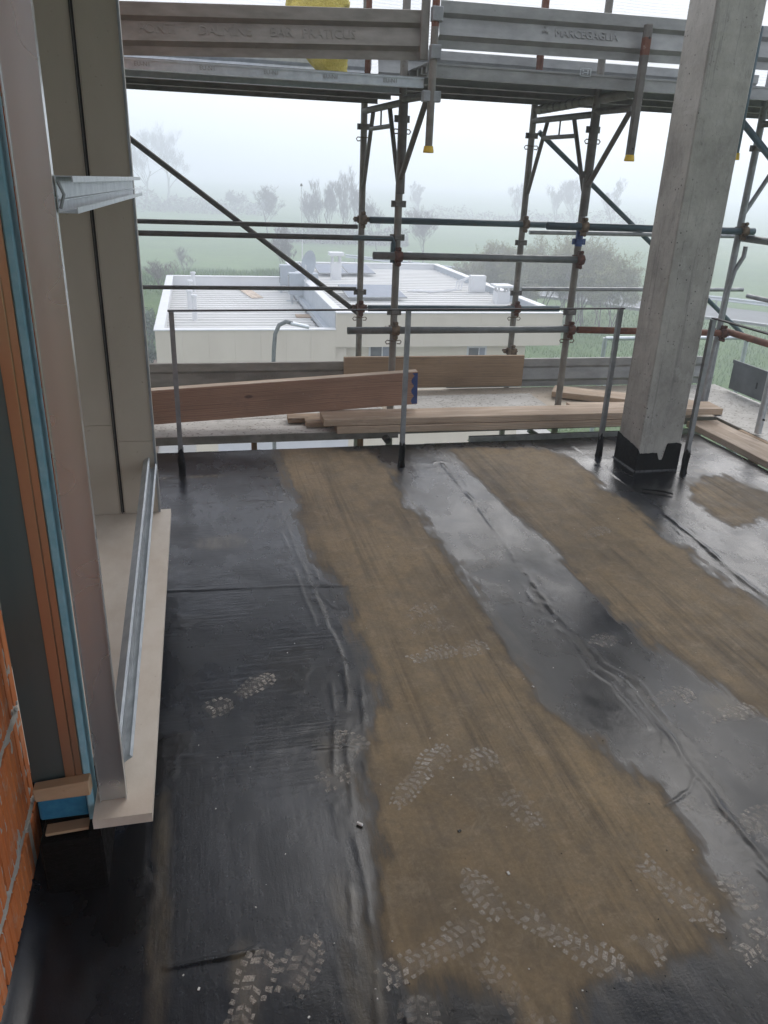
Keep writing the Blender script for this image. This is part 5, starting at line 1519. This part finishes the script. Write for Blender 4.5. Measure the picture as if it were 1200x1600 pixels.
# dish
q = on_roof(478, 440, ZH)
r = thing('satellite_dish', 'grey satellite dish on a white pole beside the air conditioners', 'satellite dish', (q[0], q[1], ZH-0.3))
c0 = ony(487, 414, q[1])
MB().tube((q[0], q[1], ZH-0.25), (q[0], q[1], c0[2]), 0.03, 10).build('pole', 'white_paint', r)
uu, vv = np.meshgrid(np.linspace(0, 2*math.pi, 29), np.linspace(0.02, 1, 8))
Rd = 0.40
M_ = Matrix.Translation(tuple(c0)) @ Matrix.Rotation(rad(-62), 4, 'Z') @ Matrix.Rotation(rad(78), 4, 'X')
pts = [M_ @ Vector((Rd*b_*math.cos(a_), Rd*1.12*b_*math.sin(a_), 0.14*b_*b_)) for a_, b_ in zip(uu.ravel(), vv.ravel())]
m = MB(); n_ = 29
m.add(pts, [(i*n_+j, i*n_+j+1, (i+1)*n_+j+1, (i+1)*n_+j) for i in range(7) for j in range(n_-1)], True)
m.build('reflector', 'ac_grey', r)
MB().tube(M_ @ Vector((0, -0.4, 0.1)), M_ @ Vector((0, 0, 0.5)), 0.012, 8).build('feed_arm', 'galv', r)
# antenna mast
q = on_roof(473, 452, RZ1)
t_ = ony(471, 291, q[1])
r = thing('antenna_mast', 'tall thin white antenna mast with small finial on the roof', 'antenna', tuple(q))
MB().tube(tuple(q), (t_[0], q[1], t_[2]), 0.022, 8, 0.015).build('mast', 'white_paint', r)
MB().tube((t_[0], q[1], t_[2]), (t_[0], q[1], t_[2]+0.09), 0.05, 8, 0.03).build('finial', 'galv_dark', r)
# chimneys
def chimney(px, py, h_, label, w_=0.36):
    q = on_roof(px, py, RZ2)
    r = thing('chimney', label, 'chimney', tuple(q))
    x, y, z = q
    MB().box((x-w_/2, y, z-0.05), (x+w_/2, y+w_, z+h_*0.62), None, 0.01).build('stack', 'white_paint', r)
    for sx in (-1, 1):
        for sy in (0.03, w_-0.09):
            MB().box((x+sx*w_*0.38-0.03, y+sy, z+h_*0.62), (x+sx*w_*0.38+0.03, y+sy+0.06, z+h_*0.88)).build('cowl_leg', 'white_paint', r)
    MB().box((x-w_*0.72, y-w_*0.22, z+h_*0.88), (x+w_*0.72, y+w_*1.22, z+h_), None, 0.015).build('cap', 'white_paint', r)
chimney(526, 437, 0.95, 'slender white chimney with flat cap between the solar panels')
chimney(786, 474, 0.55, 'squat white chimney with flat cap near the front parapet', 0.42)
# solar panels
for i, (px, py, lab) in enumerate(((500, 428, 'far left solar panel lying on the right roof'), (545, 428, 'far right solar panel lying on the right roof'), (545, 466, 'near left solar panel lying on the right roof'), (585, 466, 'near right solar panel lying on the right roof'))):
    q = on_roof(px, py, RZ2+0.1)
    r = thing('solar_panel', lab, 'solar panel', tuple(q))
    M_ = Matrix.Translation(tuple(q)) @ Matrix.Rotation(rad(4), 4, 'X')
    MB().box((-0.02, 0, 0), (1.05, 1.9, 0.035), M_, 0.0).build('frame', 'galv', r)
    MB().box((0.0, 0.02, 0.0355), (1.03, 1.88, 0.039), M_, 0.0).build('glass', 'solar', r)
# loose boards on the left roof
q = on_roof(398, 466, RZ1+0.01)
o, _ = plank('pale loose board lying across the ribs of the left roof', (q[0]+0.1, q[1], RZ1+0.006), (q[0]-0.35, q[1]+3.0, RZ1+0.006), 0.42, 0.03, 'plank_pale', name='board')
q = on_roof(485, 495, RZ1+0.01)
o, _ = plank('short brown board lying below the air conditioners', (q[0]-0.45, q[1]+0.1, RZ1+0.006), (q[0]+0.5, q[1]+0.05, RZ1+0.006), 0.55, 0.03, 'plank_tan', name='board')
# cabinet and hoses at the right parapet
q = on_roof(746, 457, RZ2)
r = thing('roof_cabinet', 'small white equipment cabinet against the right parapet', 'cabinet', tuple(q))
MB().box((q[0]-0.25, q[1], RZ2), (q[0]+0.28, q[1]+0.3, RZ2+0.55), None, 0.015).build('case', 'white_paint', r)
MB().box((q[0]-0.21, q[1]-0.008, RZ2+0.04), (q[0]+0.24, q[1]-0.0005, RZ2+0.51)).build('door', 'white_paint', r)
h0 = Vector((q[0]-0.3, q[1]+0.1, RZ2+0.5))
m = MB()
for i in range(3):
    m.path([h0+Vector((-0.05*i, 0, -0.02*i)), h0+Vector((-0.25-0.1*i, -0.05, -0.15)), h0+Vector((-0.3-0.1*i, -0.1, -0.40)), h0+Vector((-0.9-0.3*i, -0.2-0.1*i, -0.47)), h0+Vector((-2.2+0.2*i, -0.1+0.2*i, -0.47))], 0.03, 6)
tag(m.build('roof_hoses', 'white_paint'), 'bundle of white hoses trailing from the roof cabinet over the ribs', 'hoses')
# street lamp in the yard
q = [ony(px, py, 14) for px, py in ((427, 575), (428, 545), (430, 522), (436, 508), (447, 502.5), (457, 505))]
r = thing('street_lamp', 'grey street lamp with curved arm in front of the neighbour building', 'street lamp', (q[0][0], 14, GZ))
MB().path([(q[0][0]-0.02, 14, GZ), tuple(q[0]), tuple(q[1]), tuple(q[2]), tuple(q[3]), tuple(q[4]), tuple(q[5])], 0.038, 10).build('pole', 'tube_grey', r)
e = Vector(tuple(q[5]))
MB().box((-0.04, -0.08, -0.035), (0.30, 0.08, 0.02), Matrix.Translation(e) @ Matrix.Rotation(rad(12), 4, 'Y'), 0.02).build('lamp_head', 'galv_bright', r)

# ================================================================== TREES AND SHRUBS
def add_leaf(m, p, s, rng):
    d = Vector((rng.uniform(-1, 1), rng.uniform(-1, 1), rng.uniform(-1, 1))).normalized()*s
    u_ = d.orthogonal().normalized()*s*0.55
    m.add([p-d, p+u_, p+d, p-u_], [(0, 1, 2, 3)])
def tree(name, label, base, H_, spread, seed, stems=1, leaf=0, leafmat='leaf_olive', depth=6, group=None, trunk_r=None, upright=0.5, leafs=0.06, tipmin=0.006, start=0.3, ratio=0.66, crownmat='twig'):
    rng = random.Random(seed)
    x, y = base[0], base[1]
    z = float(ground_h(np.array([x]), np.array([y]))[0])-0.05
    r = thing(name, label, 'tree' if 'tree' in name else 'shrub', (x, y, z), group)
    trunk, crown, leaves = MB(), MB(), MB()
    def grow(p, d, L_, rad_, lev):
        n = 3 if lev < 2 else 2
        pts, rs = [p], [rad_]
        for i in range(n):
            d = (d+Vector((rng.gauss(0, .13), rng.gauss(0, .13), rng.gauss(0.05*upright, .10)))).normalized()
            p = p+d*(L_/n)
            pts.append(p); rs.append(max(rad_*(1-0.5*(i+1)/n), tipmin))
        (trunk if lev == 0 else crown).path(pts, 0, 7 if lev == 0 else (5 if lev == 1 else 3), rs)
        if lev >= depth-2 and leaf:
            for _ in range(leaf):
                q_ = pts[rng.randrange(1, len(pts))]
                add_leaf(leaves, q_+Vector((rng.gauss(0, .12), rng.gauss(0, .12), rng.gauss(0, .12)))*spread*0.5, leafs*rng.uniform(.6, 1.3), rng)
        if lev >= depth: return
        kids = (5 if lev == 0 else 3)+(rng.random() < 0.5)
        for c_ in range(kids):
            t_ = start+(1-start)*(c_+rng.random())/kids if lev == 0 else 0.35+0.65*(c_+rng.random())/kids
            i = min(int(t_*n), n-1)
            q_ = pts[i].lerp(pts[i+1], t_*n-i)
            az = rng.uniform(0, 2*math.pi)
            side = Vector((math.cos(az), math.sin(az), 0))
            up_ = upright*rng.uniform(0.5, 1.4)
            nd = (d*0.45+side*spread*rng.uniform(0.6, 1.1)+Vector((0, 0, up_))).normalized()
            grow(q_, nd, L_*ratio*rng.uniform(0.8, 1.15), max(rs[i]*0.5, tipmin), lev+1)
    for s in range(stems):
        a_ = rng.uniform(0, 6.28)
        off = Vector((math.cos(a_), math.sin(a_), 0))*(0.0 if stems == 1 else rng.uniform(0.05, spread*H_*0.35))
        d0 = Vector((rng.gauss(0, .05 if stems == 1 else .22), rng.gauss(0, .05 if stems == 1 else .22), 1)).normalized()
        hh_ = H_*(0.46 if stems == 1 else rng.uniform(0.34, 0.52))
        grow(Vector((x, y, z))+off, d0, hh_, trunk_r or H_*0.016, 0)
    trunk.build('trunk', 'bark', r)
    cr = crown.build('crown', crownmat, r)
    if leaf and leaves.v: leaves.build('foliage', leafmat, cr)
    return r
def at(px, dist):
    d = ray(px, 330); d = d[:2]/np.linalg.norm(d[:2])
    return d*dist
def hgt(px, ptop, dist):   # tree height for the photographed top row
    d = ray(px, ptop)
    t_ = dist/np.linalg.norm(d[:2])
    p = CAM+t_*d
    return float(p[2]-ground_h(np.array([p[0]]), np.array([p[1]]))[0])
T = 'tree'
tree('bare_tree', 'tall bare tree fading into the fog beside the reveal edge', at(231, 180), hgt(231, 200, 180), 0.65, 1, group='bare trees in the fog', trunk_r=0.24, tipmin=0.012)
tree('bare_tree', 'broad bare tree fading into the fog above the diagonal brace', at(262, 186), hgt(262, 190, 186), 0.85, 2, group='bare trees in the fog', trunk_r=0.26, tipmin=0.012)
tree('bare_tree', 'low spreading bare tree in the fog left of the antenna mast', at(418, 108), hgt(418, 290, 108)*1.1, 0.9, 3, group='bare trees in the fog', tipmin=0.01)
tree('bare_tree', 'small faint bare tree in the fog above the left guard rail', at(370, 150), hgt(370, 300, 150)*1.1, 0.9, 33, group='bare trees in the fog', tipmin=0.012)
for i, (px, tp, d_) in enumerate(((498, 292, 98), (516, 276, 100), (532, 268, 95), (548, 280, 98), (482, 308, 102))):
    tree('bare_tree', ['slender bare tree just right of the antenna mast', 'slender bare tree second right of the antenna mast', 'tallest slender bare tree left of the outer standard', 'slender bare tree touching the left outer standard', 'small slender bare tree behind the antenna mast'][i], at(px, d_), hgt(px, tp, d_), 0.62, 20+i, group='slender trees by the field', upright=1.0, trunk_r=0.10, tipmin=0.007, start=0.12)
tree('bare_tree', 'small bare tree behind the rear of the left roof', at(440, 58), hgt(440, 345, 58), 0.6, 5, group='small bare trees', trunk_r=0.06, tipmin=0.006)
tree('bare_tree', 'small bare tree between the two middle standards', at(665, 76), hgt(665, 332, 76)*1.1, 0.8, 6, group='small bare trees', trunk_r=0.07, tipmin=0.007)
tree('bare_tree', 'small bare tree right of the left outer standard in the fog', at(590, 88), hgt(590, 318, 88)*1.1, 0.6, 66, group='small bare trees', trunk_r=0.07, tipmin=0.008)
for i, (px, tp, d_) in enumerate(((812, 285, 150), (868, 285, 155), (900, 272, 145), (960, 280, 150), (655, 282, 160))):
    tree('bare_tree', ['ghostly bare tree in the fog behind the second outer standard', 'ghostly bare tree in the fog left of the blue band standard', 'ghostly tall bare tree in the fog behind the diagonal brace', 'ghostly bare tree in the fog just left of the column', 'ghostly bare tree in the fog right of the first inner standard'][i], at(px, d_), hgt(px, tp, d_), 0.75, 40+i, group='bare trees in the fog', upright=0.8, trunk_r=0.18, tipmin=0.010, start=0.15)
for i, (px, tp, d_, st_) in enumerate(((790, 376, 47, 7), (842, 384, 46, 7), (885, 372, 48, 7), (935, 362, 47, 8), (985, 385, 46, 6), (760, 405, 50, 5))):
    tree('bare_shrub', ['twiggy autumn shrub right behind the corner of the roof', 'twiggy autumn shrub behind the roof cabinet', 'twiggy autumn shrub left of the blue band standard', 'tall twiggy shrub between the blue band standard and the column', 'twiggy autumn shrub partly hidden by the column', 'low twiggy shrub behind the far right roof parapet'][i], at(px, d_), hgt(px, tp, d_), 0.75, 60+i, stems=st_, leaf=2, crownmat='twig_pale', depth=5, group='shrubs along the road', trunk_r=0.035, leafs=0.05, tipmin=0.006)
tree('bare_shrub', 'grey twiggy shrub left of the white roof corner', at(244, 40), 1.7, 0.8, 80, stems=3, leaf=0, depth=4, trunk_r=0.03, leafs=0.04, tipmin=0.005)
tree('bare_shrub', 'tiny bare sapling on the grass bank', at(290, 62), 2.2, 0.7, 81, stems=2, depth=4, trunk_r=0.03, tipmin=0.006)
# far hedgerows under the foggy trees, one mass each row
hr = np.random.RandomState(9)
tris = []
for p0_, p1_, dd0, dd1, hm, nn_ in ((430, 640, 94, 100, 2.6, 5200), (190, 420, 150, 165, 4.5, 3800), (640, 1010, 150, 165, 4.0, 4200)):
    for i in range(nn_):
        px = hr.uniform(p0_, p1_)
        q = at(px, hr.uniform(dd0, dd1))
        hh_ = hm*(0.25+1.1*float(fbm(np.array([px*0.035]), np.array([dd0*1.0]), 31, 4)[0])**1.6)
        zc = float(ground_h(np.array([q[0]]), np.array([q[1]]))[0])+hh_*hr.rand()**1.3
        c0 = np.array([q[0], q[1], zc])
        d1_ = hr.randn(3)*hm*0.055; d2_ = hr.randn(3)*hm*0.055
        tris.append([c0, c0+d1_, c0+d2_])
tv = np.array(tris).reshape(-1, 3)
m = MB().add(tv.tolist(), [(3*i, 3*i+1, 3*i+2) for i in range(len(tris))])
tag(m.build('hedgerow', 'twig'), 'low tangled hedgerows under the foggy trees beyond the fields', 'hedgerow', kind='stuff')
# evergreen laurels beside the building
def hedge(label, px, py, w_, h_, seed, z=GZ+0.06, Y_=24):
    rng = random.Random(seed)
    q = onz(px, py, z)
    r = thing('laurel_shrub', label, 'shrub', (q[0], q[1], z), 'laurels beside the building')
    st_, lf = MB(), MB()
    for i in range(9):
        a_ = rng.uniform(0, 6.28)
        tip = Vector((q[0]+math.cos(a_)*w_*0.4*rng.random(), q[1]+math.sin(a_)*w_*0.4*rng.random(), z+h_*rng.uniform(.6, .95)))
        st_.tube((q[0]+rng.uniform(-.1, .1), q[1]+rng.uniform(-.1, .1), z-0.02), tip, 0.02, 5, 0.006)
    for i in range(1500):
        a_, ph_ = rng.uniform(0, 6.28), rng.uniform(-0.5, 1.5)
        rr_ = (0.55+0.45*rng.random())*(0.8+0.3*math.sin(a_*3+ph_*4+seed))
        p = Vector((q[0]+math.cos(a_)*math.cos(ph_)*w_/2*rr_, q[1]+math.sin(a_)*math.cos(ph_)*w_/2*rr_, z+h_*(0.48+0.5*math.sin(ph_)*rr_)))
        add_leaf(lf, p, rng.uniform(.04, .08), rng)
    st_.build('stem', 'bark', r); lf.build('foliage', 'leaf_green', r)
hedge('glossy green laurel at the corner of the white building', 236, 552, 1.25, 1.9, 1)
hedge('lower laurel with reddish soil around it beside the building wall', 233, 575, 1.0, 1.0, 2)

# rough grass: blades over the bank, the verge and the meadow
rs = np.random.RandomState(3)
def grass(n, x0, x1, y0, y1, h_, w_, mask=None):
    x, y = rs.uniform(x0, x1, n), rs.uniform(y0, y1, n)
    kp = np.ones(n, bool) if mask is None else mask(x, y)
    kp &= fbm(x*0.6, y*0.6, 4, 3) > 0.36
    return x[kp], y[kp], h_*(0.5+rs.rand(kp.sum())), w_
sets = [grass(26000, -8, 9, 34, 66, 0.34, 0.06, lambda x, y: (y > 35.5) | (x < -3.8)), grass(30000, 10.9, 34, 12, 46, 0.22, 0.035, lambda x, y: ((x-ra[0])*rn[0]+(y-ra[1])*rn[1]) < -0.4), grass(16000, 3.2, 12, 35.2, 60, 0.35, 0.06), grass(9000, -9, -3.7, 18, 40, 0.25, 0.05)]
x = np.concatenate([s[0] for s in sets]); y = np.concatenate([s[1] for s in sets]); hgts = np.concatenate([s[2] for s in sets]); ww = np.concatenate([np.full(len(s[0]), s[3]) for s in sets])
z = ground_h(x, y)-0.02
n = len(x)
a_ = rs.rand(n)*6.28
dx, dy = np.cos(a_)*ww*0.5, np.sin(a_)*ww*0.5
lx, ly = rs.randn(n)*0.35*hgts, rs.randn(n)*0.35*hgts
V_ = np.empty((n, 3, 3), np.float32)
V_[:, 0] = np.stack([x-dx, y-dy, z], 1); V_[:, 1] = np.stack([x+dx, y+dy, z], 1); V_[:, 2] = np.stack([x+lx, y+ly, z+hgts], 1)
me = bpy.data.meshes.new('grass')
me.vertices.add(n*3); me.vertices.foreach_set('co', V_.ravel())
me.loops.add(n*3); me.loops.foreach_set('vertex_index', np.arange(n*3, dtype=np.int32))
me.polygons.add(n); me.polygons.foreach_set('loop_start', np.arange(0, n*3, 3, dtype=np.int32))
me.update(calc_edges=True); me.validate()
me.materials.append(MATS['grass_blade'])
o = bpy.data.objects.new('grass', me); COL.objects.link(o)
tag(o, 'rough green grass on the bank, verge and meadow round the building', 'grass', kind='stuff')

# ================================================================== HAZE
k = NT('fog')
k.t.nodes.remove(k.b)
pv = k.n('ShaderNodeVolumePrincipled')
pv.inputs['Color'].default_value = (0.85, 0.89, 0.955, 1)
pv.inputs['Density'].default_value = 0.0078
pv.inputs['Anisotropy'].default_value = 0.5
k.l(pv.outputs[0], k.out.inputs['Volume'])
m = MB().box((-720, -720, GZ-1.5), (720, 720, 18))
hz = m.build('haze', 'fog')
tag(hz, 'pale even fog filling the air over the fields', 'fog', kind='stuff')
